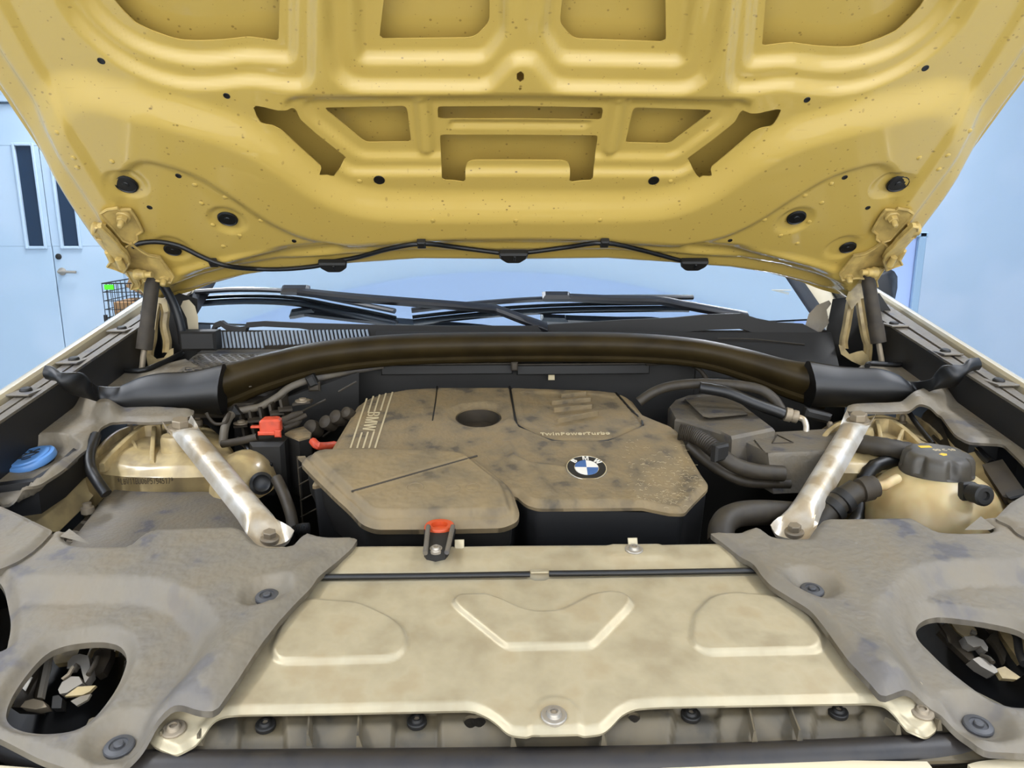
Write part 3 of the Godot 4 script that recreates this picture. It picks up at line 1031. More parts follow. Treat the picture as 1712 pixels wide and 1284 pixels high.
	# rubber bead in the joint
	for k in 2:
		var pts := []
		for p in ([[420, 967], [530, 965], [700, 963], [886, 960]] if k == 0 else [[918, 959], [1080, 957], [1262, 954], [1345, 954]]):
			pts.append(on(DECK, p[0], p[1], 0.003))
		solo("bead_seal", pipe(pts, 0.0034, 4, 8), M.black_rubber, ["thin black rubber bead along the crossmember from the notch to the airbox-side cover", "thin black rubber bead along the crossmember from the notch to the coolant-side cover"][k], "seal", "rubber beads along the crossmember")
	part("tab", block(Vector3(0.020, 0.002, 0.008), on(DECK, 902, 955, 0.004), 0.0006), M.silver_sheet, t)
	# lock carrier strip of ribbed plastic
	var top := [[150, 1200], [240, 1190], [330, 1170], [700, 1166], [1150, 1155], [1500, 1150], [1620, 1150], [1680, 1180]]
	var s := poly(flat(DECK, top + [[1760, 1250], [1400, 1262], [900, 1275], [400, 1278], [120, 1262]], -0.014))
	var pads := []
	for p in [[403, 474], [660, 733], [1128, 1201], [1364, 1440]]:
		pads.append(poly(rounded(flat(DECK, [[p[0], 1180], [p[1], 1180], [p[1] + 2, 1242], [p[0] - 4, 1242]], -0.014), 0.003)))
	var ribs := []
	for p in [[275, 268, 1245], [348, 330, 1250], [519, 514, 1250], [601, 598, 1252], [855, 858, 1252], [1009, 1010, 1250], [1250, 1264, 1244], [1318, 1340, 1242], [1480, 1506, 1232], [1560, 1575, 1225]]:
		ribs.append(flat(DECK, [[p[0], 1222 if p[0] < 300 else (1206 if p[0] < 360 or p[0] > 1470 else 1180)], [p[1], p[2]]], -0.014))
	var holes := []
	for p in [[787, 1205, 0.0062], [801, 1204, 0.0062], [1060, 1198, 0.0052]]:
		var q := on(DECK, p[0], p[1], -0.014)
		holes.append(Vector3(q.x, q.z, p[2]))
	var srel := func(q: Vector2) -> Vector3:
		var h := -0.014
		for p in pads:
			h -= 0.007 * blend(0.0016, -0.0012, sd(q, p, 0.02))
		h -= 0.022 * blend(-0.553, -0.535, q.y) * 0.4
		return lift(DECK, q.x, q.y, h)
	var cut := func(q: Vector2) -> float:
		var d := sd(q, s)
		for c in holes:
			d = maxf(d, c.z - q.distance_to(Vector2(c.x, c.y)))
		return d
	t = thing("lock_carrier_strip", "ribbed dusty black plastic strip screwed down along the front edge", "plastic strip")
	part("strip", sheet(cut, s.lo - Vector2(0.01, 0.01), s.hi + Vector2(0.01, 0.01), 0.0024, srel, Vector3.UP, 0.003), M.strip_plastic, t)
	for p in ribs:
		var u := lift(DECK, p[0].x, p[0].y, -0.014)
		var v := lift(DECK, p[1].x, p[1].y - 0.004, -0.016)
		var rb := Maker.new()
		var side := Vector3(0.0019, 0, 0)
		rb.hull([u - side, u + side * 1.6, v + side * 1.6, v - side], [u - side * 0.3 + Vector3(0, 0.004, 0), u + side * 0.3 + Vector3(0, 0.004, 0), v + side * 0.2 + Vector3(0, 0.0105, 0), v - side * 0.6 + Vector3(0, 0.0105, 0)])
		part("rib", rb.commit(), M.strip_plastic, t)
	for p in [[444, 1212], [697, 1206], [1155, 1195], [1401, 1190]]:
		screw("screw", on(DECK, p[0], p[1], -0.0185), UPD, 0.0050, M.black_plastic, t, 1.7)
	# round front seal
	var bar := []
	for p in [[-160, 1130], [-60, 1190], [0, 1224], [60, 1250], [140, 1263], [260, 1267], [480, 1266], [800, 1263], [1100, 1259], [1350, 1250], [1550, 1240], [1712, 1226], [1850, 1210]]:
		bar.append(on(DECK, p[0], p[1] + 14, -0.026 - 0.012 * blend(300, 60, p[0]) - 0.010 * blend(1500, 1700, p[0])))
	var k := Maker.new()
	k.tube(spline(bar, 5), 0.0135, 16, 0.85)
	solo("front_seal", k.commit(60), M.bar_rubber, "thick round rubber seal along the front edge below the ribbed strip", "seal")
	# painted nose of the body in front of it
	for g in [[[-150, 1262], [60, 1284], [420, 1292], [900, 1294], [1135, 1282], [1260, 1271], [1550, 1273]], [[1618, 1278], [1650, 1271], [1760, 1262], [1850, 1255]]]:
		var rings := []
		var line := []
		for p in g:
			line.append(on(DECK, p[0], p[1], -0.020))
		for p in spline(line, 4):
			var ring := PackedVector3Array()
			for c in [[0.0, 0.0], [0.006, 0.0], [0.020, -0.004], [0.045, -0.02], [0.06, -0.10], [0.05, -0.10], [0.036, -0.026], [0.0, -0.008]]:
				ring.append(p + Vector3(0, c[1], c[0]))
			rings.append(ring)
		var b := Maker.new()
		b.loft(rings)
		var first: bool = g[0][0] < 0
		solo("nose_panel", b.commit(60), M.body_paint, "cream-painted nose panel edge under the front seal" if first else "short cream-painted nose panel edge past the gap on the coolant tank side", "body panel")

# ---------------------------------------------------------------- the two grey corner covers and what shows through their openings
func cover(called_side: String, label: String, outline: Array, holes: Array, low: Array, clips: Array, dark: Array, brow: Array):
	var up := 0.014
	var o := poly(rounded(flat(DECK, outline, up), 0.006, 3))
	var hs := []
	for h in holes:
		var a := []
		for q in spline(h.map(func(p): return Vector2(p[0], p[1])), 4, true):
			a.append([q.x, q.y])
		hs.append(poly(flat(DECK, a, up)))
	var l := poly(rounded(flat(DECK, low, up), 0.04, 5))
	var b := poly(rounded(flat(DECK, brow, up), 0.02, 5))
	var cl := []
	for c in clips:
		var q := on(DECK, c[0], c[1], up - 0.008)
		cl.append(Vector2(q.x, q.z))
	var h_at := func(q: Vector2) -> float:
		var h := up - 0.016 * blend(0.013, -0.015, sd(q, l, 0.1))
		h += 0.010 * blend(0.022, -0.03, sd(q, b, 0.1))
		for c in cl:
			var d := q.distance_to(c)
			h -= 0.009 * blend(0.030, 0.015, d) + 0.002 * blend(0.0155, 0.0135, d)
		h -= 0.005 * blend(-0.007, 0.0, sd(q, o))
		for s in hs:
			h -= 0.008 * blend(0.012, 0.0, sd(q, s))
		return h
	var cut := func(q: Vector2) -> float:
		var d := sd(q, o)
		for s in hs:
			d = maxf(d, -sd(q, s))
		return d
	var t := thing("corner_cover", label, "plastic cover", "grey corner covers over the headlights")
	part("cover", sheet(cut, o.lo - Vector2(0.01, 0.01), o.hi + Vector2(0.01, 0.01), 0.0036, func(q): return lift(DECK, q.x, q.y, h_at.call(q)), Vector3.UP, 0.006), M.cover_plastic, t)
	for c in cl:
		push_clip(lift(DECK, c.x, c.y, h_at.call(c) + 0.001), UPD, 0.0118, t)
	var wedge := Maker.new()
	var lowp := []
	var top := []
	for p in dark:
		lowp.append(on(DECK, p[0], p[1], up - 0.012))
		top.append(on(DECK, p[0], p[1], up - 0.001))
	wedge.hull(lowp, top)
	part("turned_lip", wedge.commit(), M.cover_plastic, t)

func build_covers():
	cover("airbox", "dusty grey corner cover with a window, on the blue washer cap side",
		[[-260, 975], [-100, 958], [0, 946], [62, 905], [90, 884], [114, 882], [104, 896], [120, 907], [150, 910], [214, 909], [238, 888], [262, 880], [395, 876], [410, 884], [428, 904], [450, 911], [488, 908], [502, 892], [512, 885], [540, 893], [599, 893], [588, 910], [556, 938], [531, 961], [520, 978], [492, 1008], [466, 1038], [440, 1072], [400, 1130], [360, 1182], [330, 1181], [303, 1172], [280, 1172], [262, 1182], [232, 1214], [190, 1256], [120, 1250], [60, 1230], [0, 1200], [-260, 1080]],
		[[[4, 1148], [16, 1120], [44, 1082], [72, 1055], [100, 1043], [135, 1037], [170, 1036], [196, 1043], [207, 1060], [203, 1082], [190, 1110], [170, 1138], [150, 1160], [130, 1174], [100, 1182], [60, 1184], [25, 1178], [6, 1165]],
		[[-80, 968], [-20, 958], [2, 966], [9, 985], [12, 1008], [8, 1034], [-4, 1052], [-80, 1062]]],
		[[-400, 972], [100, 972], [258, 974], [320, 1002], [352, 1048], [330, 1100], [282, 1150], [255, 1190], [200, 1290], [-400, 1290]],
		[[447, 1001], [195, 1216]], [[100, 897], [116, 884], [150, 909]],
		[[330, 1095], [390, 1050], [470, 960], [540, 930], [420, 1110], [350, 1165], [310, 1160]])
	cover("tank", "dusty grey corner cover with a window, on the coolant tank side",
		[[1185, 884], [1235, 887], [1250, 880], [1264, 876], [1278, 882], [1291, 894], [1320, 897], [1352, 896], [1362, 880], [1378, 863], [1525, 862], [1545, 873], [1568, 886], [1600, 887], [1650, 887], [1666, 881], [1640, 862], [1668, 860], [1712, 886], [1830, 940], [1960, 990], [1960, 1100], [1830, 1170], [1740, 1222], [1650, 1218], [1622, 1196], [1596, 1172], [1570, 1153], [1545, 1144], [1520, 1146], [1494, 1154], [1475, 1159], [1420, 1101], [1375, 1041], [1355, 1019], [1290, 976], [1275, 961], [1262, 943], [1210, 902]],
		[[[1536, 1016], [1546, 1003], [1572, 996], [1620, 1000], [1670, 1008], [1714, 1020], [1750, 1050], [1760, 1100], [1735, 1138], [1705, 1142], [1672, 1135], [1640, 1117], [1590, 1080], [1556, 1049], [1540, 1032]]],
		[[1540, 955], [1600, 945], [2100, 942], [2100, 1290], [1640, 1290], [1600, 1210], [1540, 1160], [1500, 1080], [1480, 1020]],
		[[1358, 984], [1640, 1182]], [[1612, 886], [1640, 863], [1664, 882], [1655, 886]],
		[[1250, 930], [1340, 985], [1430, 1060], [1490, 1090], [1540, 1130], [1475, 1150], [1390, 1050], [1280, 960]])
	# outer cover ends lapping over the corner covers
	for k in 2:
		var o: Array = [[[-200, 800], [-60, 822], [0, 840], [34, 855], [88, 881], [70, 901], [50, 918], [28, 932], [0, 944], [-200, 990]], [[1664, 861], [1690, 835], [1712, 822], [1800, 780], [1900, 840], [1900, 985], [1740, 905], [1700, 884], [1690, 872]]][k]
		var p := poly(rounded(flat(DECK, o, 0.022), 0.005))
		var slot: PackedVector2Array = flat(DECK, [[[18, 893], [48, 866]], [[1735, 872], [1750, 850]]][k], 0.022)
		var rel := func(q: Vector2) -> Vector3: return lift(DECK, q.x, q.y, 0.022 - 0.005 * blend(-0.008, 0.0, sd(q, p)) - 0.003 * blend(0.004, 0.001, near_line(q, slot)))
		solo("fender_cover", sheet(func(q): return sd(q, p), p.lo - Vector2(0.01, 0.01), p.hi + Vector2(0.01, 0.01), 0.004, rel, Vector3.UP, 0.007), M.cover_plastic, ["light grey cover end lapping over the corner cover below the blue cap", "light grey cover end lapping over the corner cover beside the coolant tank"][k], "plastic cover")
	for k in 2:
		headlight_back(k)

func deep(px: float, py: float, d: float) -> Vector3:
	return on(DECK, px, py, -d)

func lump(pts: Array, thick: float, d: float) -> ArrayMesh:             # a plate whose outline is seen at pixels, d below the deck
	var m := Maker.new()
	var a := []
	var b := []
	for p in pts:
		var q := deep(p[0], p[1], d)
		a.append(q)
		b.append(q + Vector3(0, -thick * 0.8, -thick * 0.6))
	m.hull(a, b)
	return m.commit()

func headlight_back(k: int):
	var t := thing("headlight_mount", ["headlight mount with bright hooks seen through the airbox-side cover window", "headlight mount with bright hooks seen through the coolant-side cover window"][k], "headlight mount")
	var box: Array = [[[-80, 1260], [-60, 1040], [60, 1000], [260, 1000], [260, 1120], [180, 1260]], [[1490, 1000], [1560, 965], [1840, 980], [1840, 1200], [1700, 1220], [1540, 1120]]][k]
	part("housing", lump(box, 0.03, 0.085), M.engine_side, t)
	if k == 0:
		part("painted_wall", lump([[86, 1095], [92, 1060], [110, 1048], [200, 1046], [192, 1092], [160, 1100], [92, 1110]], 0.01, 0.062), M.bay_paint, t)
		part("crossbar", lump([[118, 1110], [128, 1098], [142, 1062], [150, 1046], [164, 1048], [158, 1058], [146, 1072], [136, 1096], [128, 1112]], 0.01, 0.046), M.black_plastic, t)
		part("strut", lump([[62, 1166], [70, 1166], [92, 1058], [84, 1060]], 0.006, 0.034), M.steel, t)
		part("lamp_body", lump([[16, 1182], [26, 1130], [60, 1078], [80, 1062], [70, 1110], [56, 1160], [60, 1184]], 0.02, 0.050), M.dusty_black, t)
		var lab := part("paper_label", lump([[24, 1138], [36, 1124], [54, 1132], [42, 1155]], 0.001, 0.046), M.white_print, t, "small white paper label")
		for i in 3:
			var a := 0.3 + 0.16 * i
			part("print_line", lump([[24 + 14 * a + 3, 1138 - 14 * a + 1], [25.5 + 14 * a + 3, 1136.5 - 14 * a + 1], [39 + 14 * a * 0.9, 1144 - 14 * a], [37.5 + 14 * a * 0.9, 1146 - 14 * a]], 0.0003, 0.0455), M.black_plastic, lab)
		part("hook", lump([[112, 1118], [113, 1106], [121, 1097], [133, 1093], [147, 1096], [150, 1108], [152, 1128], [142, 1142], [138, 1128], [134, 1112], [127, 1108], [120, 1117]], 0.012, 0.036), M.steel, t)
		part("hook", lump([[97, 1153], [104, 1140], [118, 1131], [132, 1131], [138, 1142], [124, 1150], [112, 1158], [100, 1160]], 0.014, 0.032), M.steel, t)
		part("spring_arm", lump([[104, 1136], [116, 1128], [124, 1114], [120, 1112], [112, 1126], [102, 1134]], 0.003, 0.03), M.dull_bolt, t)
		part("ball_head", block(Vector3(0.014, 0.014, 0.014), deep(178, 1076, 0.040), 0.0058), M.hose_rubber, t)
		part("knuckle", lump([[152, 1104], [158, 1090], [172, 1080], [186, 1084], [184, 1100], [172, 1124], [160, 1130]], 0.012, 0.046), M.dusty_black, t)
		part("shelf", lump([[108, 1164], [130, 1148], [160, 1146], [150, 1156], [138, 1162]], 0.004, 0.030), M.bay_paint, t)
		part("knob", lump([[34, 1182], [42, 1172], [56, 1168], [72, 1172], [78, 1182], [60, 1186]], 0.012, 0.034), M.dull_bolt, t)
		part("wire", pipe([deep(14, 1150, 0.03), deep(22, 1140, 0.028), deep(24, 1166, 0.026), deep(14, 1172, 0.028), deep(20, 1180, 0.03)], 0.0022, 5, 8), M.hose_rubber, t)
		part("wire", pipe([deep(148, 1128, 0.03), deep(158, 1112, 0.03), deep(163, 1100, 0.034)], 0.0026, 5, 8), M.hose_rubber, t)
		part("frame_bar", pipe([deep(28, 1116, 0.034), deep(52, 1086, 0.034), deep(78, 1060, 0.036)], 0.004, 4, 8), M.dusty_black, t)
		part("plate", lump([[118, 1172], [134, 1164], [152, 1160], [146, 1170], [128, 1180]], 0.003, 0.026), M.cover_plastic, t)
		part("connector", lump([[86, 1184], [88, 1164], [98, 1162], [104, 1168], [102, 1184]], 0.01, 0.034), M.black_plastic, t)
	else:
		part("painted_wall", lump([[1590, 1010], [1620, 1006], [1634, 1060], [1612, 1064], [1600, 1056], [1586, 1036]], 0.01, 0.058), M.bay_paint, t)
		part("painted_wall", lump([[1654, 1024], [1690, 1012], [1730, 1040], [1730, 1100], [1706, 1108], [1676, 1066]], 0.01, 0.066), M.bay_paint, t)
		part("crossbar", lump([[1624, 1012], [1640, 1008], [1656, 1040], [1668, 1062], [1690, 1100], [1712, 1128], [1700, 1134], [1672, 1092], [1650, 1060], [1632, 1038]], 0.014, 0.050), M.black_plastic, t)
		part("lever", lump([[1646, 1042], [1654, 1040], [1668, 1050], [1671, 1074], [1682, 1092], [1680, 1110], [1672, 1090], [1660, 1074], [1652, 1068], [1660, 1058]], 0.006, 0.042), M.hose_rubber, t)
		part("hook", lump([[1612, 1064], [1628, 1063], [1644, 1070], [1652, 1082], [1651, 1089], [1646, 1087], [1640, 1080], [1628, 1082], [1618, 1076]], 0.012, 0.034), M.steel, t)
		part("hook", lump([[1626, 1102], [1636, 1098], [1648, 1102], [1667, 1118], [1668, 1124], [1662, 1126], [1640, 1114]], 0.014, 0.030), M.steel, t)
		part("wire", lump([[1556, 1022], [1560, 1021], [1574, 1044], [1588, 1062], [1590, 1076], [1586, 1074], [1582, 1060]], 0.003, 0.040), M.hose_rubber, t)
		part("bracket", lump([[1582, 1040], [1600, 1058], [1610, 1066], [1632, 1104], [1620, 1104], [1590, 1076], [1570, 1056]], 0.008, 0.046), M.dusty_black, t)
		part("wire", pipe([deep(1690, 1050, 0.03), deep(1700, 1064, 0.03), deep(1704, 1090, 0.03), deep(1712, 1110, 0.03)], 0.004, 5, 8), M.black_plastic, t)
		part("wire", pipe([deep(1640, 1096, 0.03), deep(1652, 1100, 0.028), deep(1660, 1108, 0.028)], 0.0024, 5, 8), M.hose_rubber, t)
		part("tab", lump([[1626, 1052], [1634, 1056], [1632, 1062], [1624, 1058]], 0.004, 0.048), M.cover_plastic, t)
		part("shelf", lump([[1666, 1118], [1680, 1114], [1706, 1132], [1700, 1136], [1676, 1134]], 0.006, 0.030), M.bay_paint, t)

# ---------------------------------------------------------------- engine cover and air box
const UPE := Vector3(0, 0.9874, 0.158)
const UPA := Vector3(0, 0.9806, 0.196)

func build_engine():
	var edge := PackedVector2Array()
	for p in [[520, 806], [556, 742], [598, 673], [612, 664], [636, 656], [680, 648], [735, 645], [850, 645], [1000, 650], [1035, 654], [1056, 664], [1076, 690], [1100, 700], [1128, 711], [1138, 722], [1150, 745], [1184, 798], [1184, 806], [1152, 856], [1142, 866], [1120, 866], [900, 868], [880, 862], [862, 846], [840, 826], [790, 800], [600, 790]]:
		edge.append_array(flat(ENG, [p], -0.021 if p[1] > 840 else 0.0))
	var o := poly(rounded(edge, 0.006, 4))
	var hole_c := on(ENG, 800, 692)
	var hole := Vector2(hole_c.x, hole_c.z)
	var groove := flat(ENG, [[852, 644], [857, 672], [862, 700], [870, 712], [925, 735], [1015, 735], [1075, 709], [1052, 680], [1030, 655]])
	var seam := flat(ENG, [[731, 645], [728, 672], [723, 702]])
	var swoop := flat(ENG, [[848, 740], [860, 768], [880, 776], [940, 783]])
	var swoop2 := flat(ENG, [[860, 768], [892, 786], [905, 805], [918, 823]])
	var facet := poly(flat(ENG, [[1111, 751], [1070, 773], [1065, 800], [1061, 828], [1095, 860], [1200, 870], [1200, 780], [1150, 730]]))
	var front := flat(ENG, [[700, 790], [868, 825], [884, 838], [900, 844], [1050, 841], [1075, 848], [1098, 860]])
	var fp := poly(flat(ENG, [[700, 790], [868, 825], [884, 838], [900, 844], [1050, 841], [1075, 848], [1098, 860], [1180, 900], [700, 900]]))
	var inset := poly(rounded(flat(ENG, [[870, 655], [980, 657], [1030, 664], [1062, 704], [1018, 722], [930, 722], [884, 706], [876, 690]]), 0.01))
	var h_at := func(q: Vector2) -> float:
		var h := -0.007 * blend(-0.010, 0.0, sd(q, o))
		h -= 0.016 * blend(0.0, -0.030, sd(q, fp, 0.05))
		var d := sd(q, facet, 0.05)
		h -= 0.012 * clampf(-d / 0.05, 0.0, 1.0)
		h -= 0.0036 * blend(0.0034, 0.0012, near_line(q, groove))
		h -= 0.0012 * blend(0.003, 0.0008, near_line(q, seam))
		h += 0.0030 * blend(0.010, 0.0, near_line(q, swoop)) + 0.0035 * blend(0.012, 0.0, near_line(q, swoop2))
		h -= 0.002 * blend(0.004, -0.004, sd(q, inset))
		var r := q.distance_to(hole)
		h -= 0.006 * blend(0.052, 0.036, r)
		return h
	var t := thing("engine_cover", "dust-coated engine cover with stripes, oil filler opening and round emblem", "engine cover")
	var c := part("cover", sheet(func(q): return maxf(sd(q, o), 0.037 - q.distance_to(hole)), o.lo - Vector2(0.01, 0.01), o.hi + Vector2(0.01, 0.01), 0.0027, func(q): return lift(ENG, q.x, q.y, h_at.call(q)), Vector3.UP, 0.002, Vector3(0, -0.004, 0)), M.engine_dust, t)
	# dark skirt below the top
	var a := []
	var b := []
	var mid: Vector2 = (o.lo + o.hi) / 2
	for q in o.p:
		a.append(lift(ENG, q.x, q.y, minf(h_at.call(q), -0.006) - 0.001) + Vector3(mid.x - q.x, 0, mid.y - q.y).normalized() * 0.0015)
		b.append(lift(ENG, q.x, q.y, -0.12) + Vector3(mid.x - q.x, 0, mid.y - q.y).normalized() * 0.008)
	var rings := [PackedVector3Array(a), PackedVector3Array(b)]
	var sk := Maker.new()
	sk.loft(rings, false, false)
	part("skirt", sk.commit(), M.engine_side, t)
	# oil filler cap down in the opening
	var f := Maker.new()
	f.lathe([Vector2(0.033, -0.05), Vector2(0.033, -0.030), Vector2(0.030, -0.027), Vector2(0.012, -0.026), Vector2(0.0003, -0.025)], facing(hole_c, UPE), 24)
	part("filler_cap", f.commit(), M.dusty_black, t)
	var ring := Maker.new()
	ring.lathe([Vector2(0.0365, -0.045), Vector2(0.0365, -0.008), Vector2(0.0345, -0.0075), Vector2(0.0345, -0.045)], facing(hole_c, UPE), 28)
	part("filler_collar", ring.commit(), M.dusty_black, t)
	# stripes and lettering
	var hi := [[614, 664], [625, 660], [635.5, 657.5], [646, 655], [657, 653]]
	var lo := [[586, 749], [597, 749], [607, 749], [617, 749], [627, 749]]
	for i in 5:
		var p := on(ENG, hi[i][0], hi[i][1], 0.0004)
		var q := on(ENG, lo[i][0], lo[i][1], 0.0004)
		var spans := [[0.03, 1.0]] if i in [0, 4] else [[0.03, 0.37], [0.74, 1.0]]
		for s in spans:
			var st := Maker.new()
			var u: Vector3 = p.lerp(q, s[0])
			var w: Vector3 = p.lerp(q, s[1])
			st.box(Vector3(0.0026, 0.0009, u.distance_to(w)), 0.0002, Transform3D(Basis.looking_at(w - u, UPE), (u + w) / 2))
			part("stripe", st.commit(), M.pale_print, c)
	var lp := on(ENG, 635.5, 657.5).lerp(on(ENG, 607, 749), 0.555)
	var along := (on(ENG, 607, 749) - on(ENG, 635.5, 657.5)).normalized()
	var tx := part("lettering", lines_of("BMW", 0.0245, 0.001), M.pale_print, c)
	tx.transform = Transform3D(Basis(along * (0.33 * on(ENG, 607, 749).distance_to(on(ENG, 635.5, 657.5)) / tx.mesh.get_aabb().size.x), UPE.cross(along).normalized() * 0.82, UPE), lp + UPE * 0.0009)
	var tp := part("lettering", lines_of("TwinPowerTurbo", 0.0088, 0.0012, true), M.pale_print, c)
	tp.transform = Transform3D(lying(on(ENG, 962, 725, 0.0004), UPE, Vector3.RIGHT).basis * Basis.from_scale(Vector3(1.12, 1.0, 1.0)), on(ENG, 962, 725, 0.0004))
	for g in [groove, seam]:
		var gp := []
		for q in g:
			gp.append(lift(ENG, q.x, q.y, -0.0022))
		part("joint", pipe(gp, 0.0019, 3, 6), M.black_rubber, c)  # dark pipe standing for the shade inside the groove
	# lint and grass blades caught on the corner facet
	var rng := RandomNumberGenerator.new()
	rng.seed = 77
	var lint := Maker.new()
	for i in 420:
		var q := on(ENG, rng.randf_range(1045, 1175), rng.randf_range(735, 866))
		var g := Vector2(q.x, q.z)
		if sd(g, o) > -0.004 or (sd(g, facet, 0.05) > 0.0 and rng.randf() < 0.8):
			continue
		var lp0 := lift(ENG, g.x, g.y, h_at.call(g) + 0.0008)
		var way := rng.randf() * TAU
		var l := rng.randf_range(0.002, 0.0075)
		lint.tube([lp0, lp0 + Vector3(cos(way), rng.randf_range(0.0, 0.3), sin(way)) * l * 0.5, lp0 + Vector3(cos(way + 0.5), 0.05, sin(way + 0.5)) * l], 0.00018, 3)
	part("lint", lint.commit(), M.pale_print, c).set_meta("kind", "stuff")
	# four raised ribs of the badge field
	for r in [[[938, 664], [980, 659]], [[922, 675], [988, 669]], [[926, 687], [990, 681]], [[932, 705], [1000, 692]]]:
		var u := on(ENG, r[0][0], r[0][1])
		var w := on(ENG, r[1][0], r[1][1])
		var st := Maker.new()
		st.box(Vector3(0.0036, 0.011, u.distance_to(w)), 0.0012, Transform3D(Basis.looking_at(w - u, UPE), (u + w) / 2))
		part("badge_rib", st.commit(), M.engine_dust, c)
	emblem(t)
	air_box()

func emblem(t: Node3D):
	var at := on(ENG, 980.5, 784, 0.001)
	var n := Vector3(0, 0.955, 0.296).normalized()
	var r := 0.0285
	var xf := lying(at + n * 0.002, n, Vector3(1, 0, 0.05))
	var up := facing(at, n)
	var e := Maker.new()
	e.lathe([Vector2(r, -0.008), Vector2(r, 0.0015), Vector2(r * 0.97, 0.0028), Vector2(r * 0.93, 0.0028), Vector2(r * 0.92, 0.002), Vector2(r * 0.5, 0.002)], up, 40)
	var badge := part("emblem", e.commit(), M.bright_metal, t, "round blue and cream emblem with a black ring")
	var d := Maker.new()
	d.lathe([Vector2(r * 0.925, 0.0018), Vector2(r * 0.925, 0.0024), Vector2(r * 0.60, 0.0024), Vector2(r * 0.60, 0.0018)], up, 40)
	part("black_ring", d.commit(), M.black_plastic, badge)
	for k in 4:
		var sec := PackedVector2Array([Vector2.ZERO])
		for i in 9:
			var a := PI / 2 * (k + i / 8.0)
			sec.append(Vector2(cos(a), sin(a)) * r * 0.57)
		var s := Maker.new()
		s.prism(sec, 0.0012, 0.0001, xf)
		part("emblem_quarter", s.commit(), M.emblem_blue if k in [1, 3] else M.white_print, badge)
	for k in 3:
		var a := deg_to_rad([138, 90, 42][k])
		var l := part("letter", lines_of(["B", "M", "W"][k], r * 0.30, 0.0008, true), M.white_print, badge)
		l.transform = xf * Transform3D(Basis(Vector3.BACK, a - PI / 2), Vector3(cos(a), sin(a), 0) * r * 0.76 + Vector3(0, 0, 0.0008))

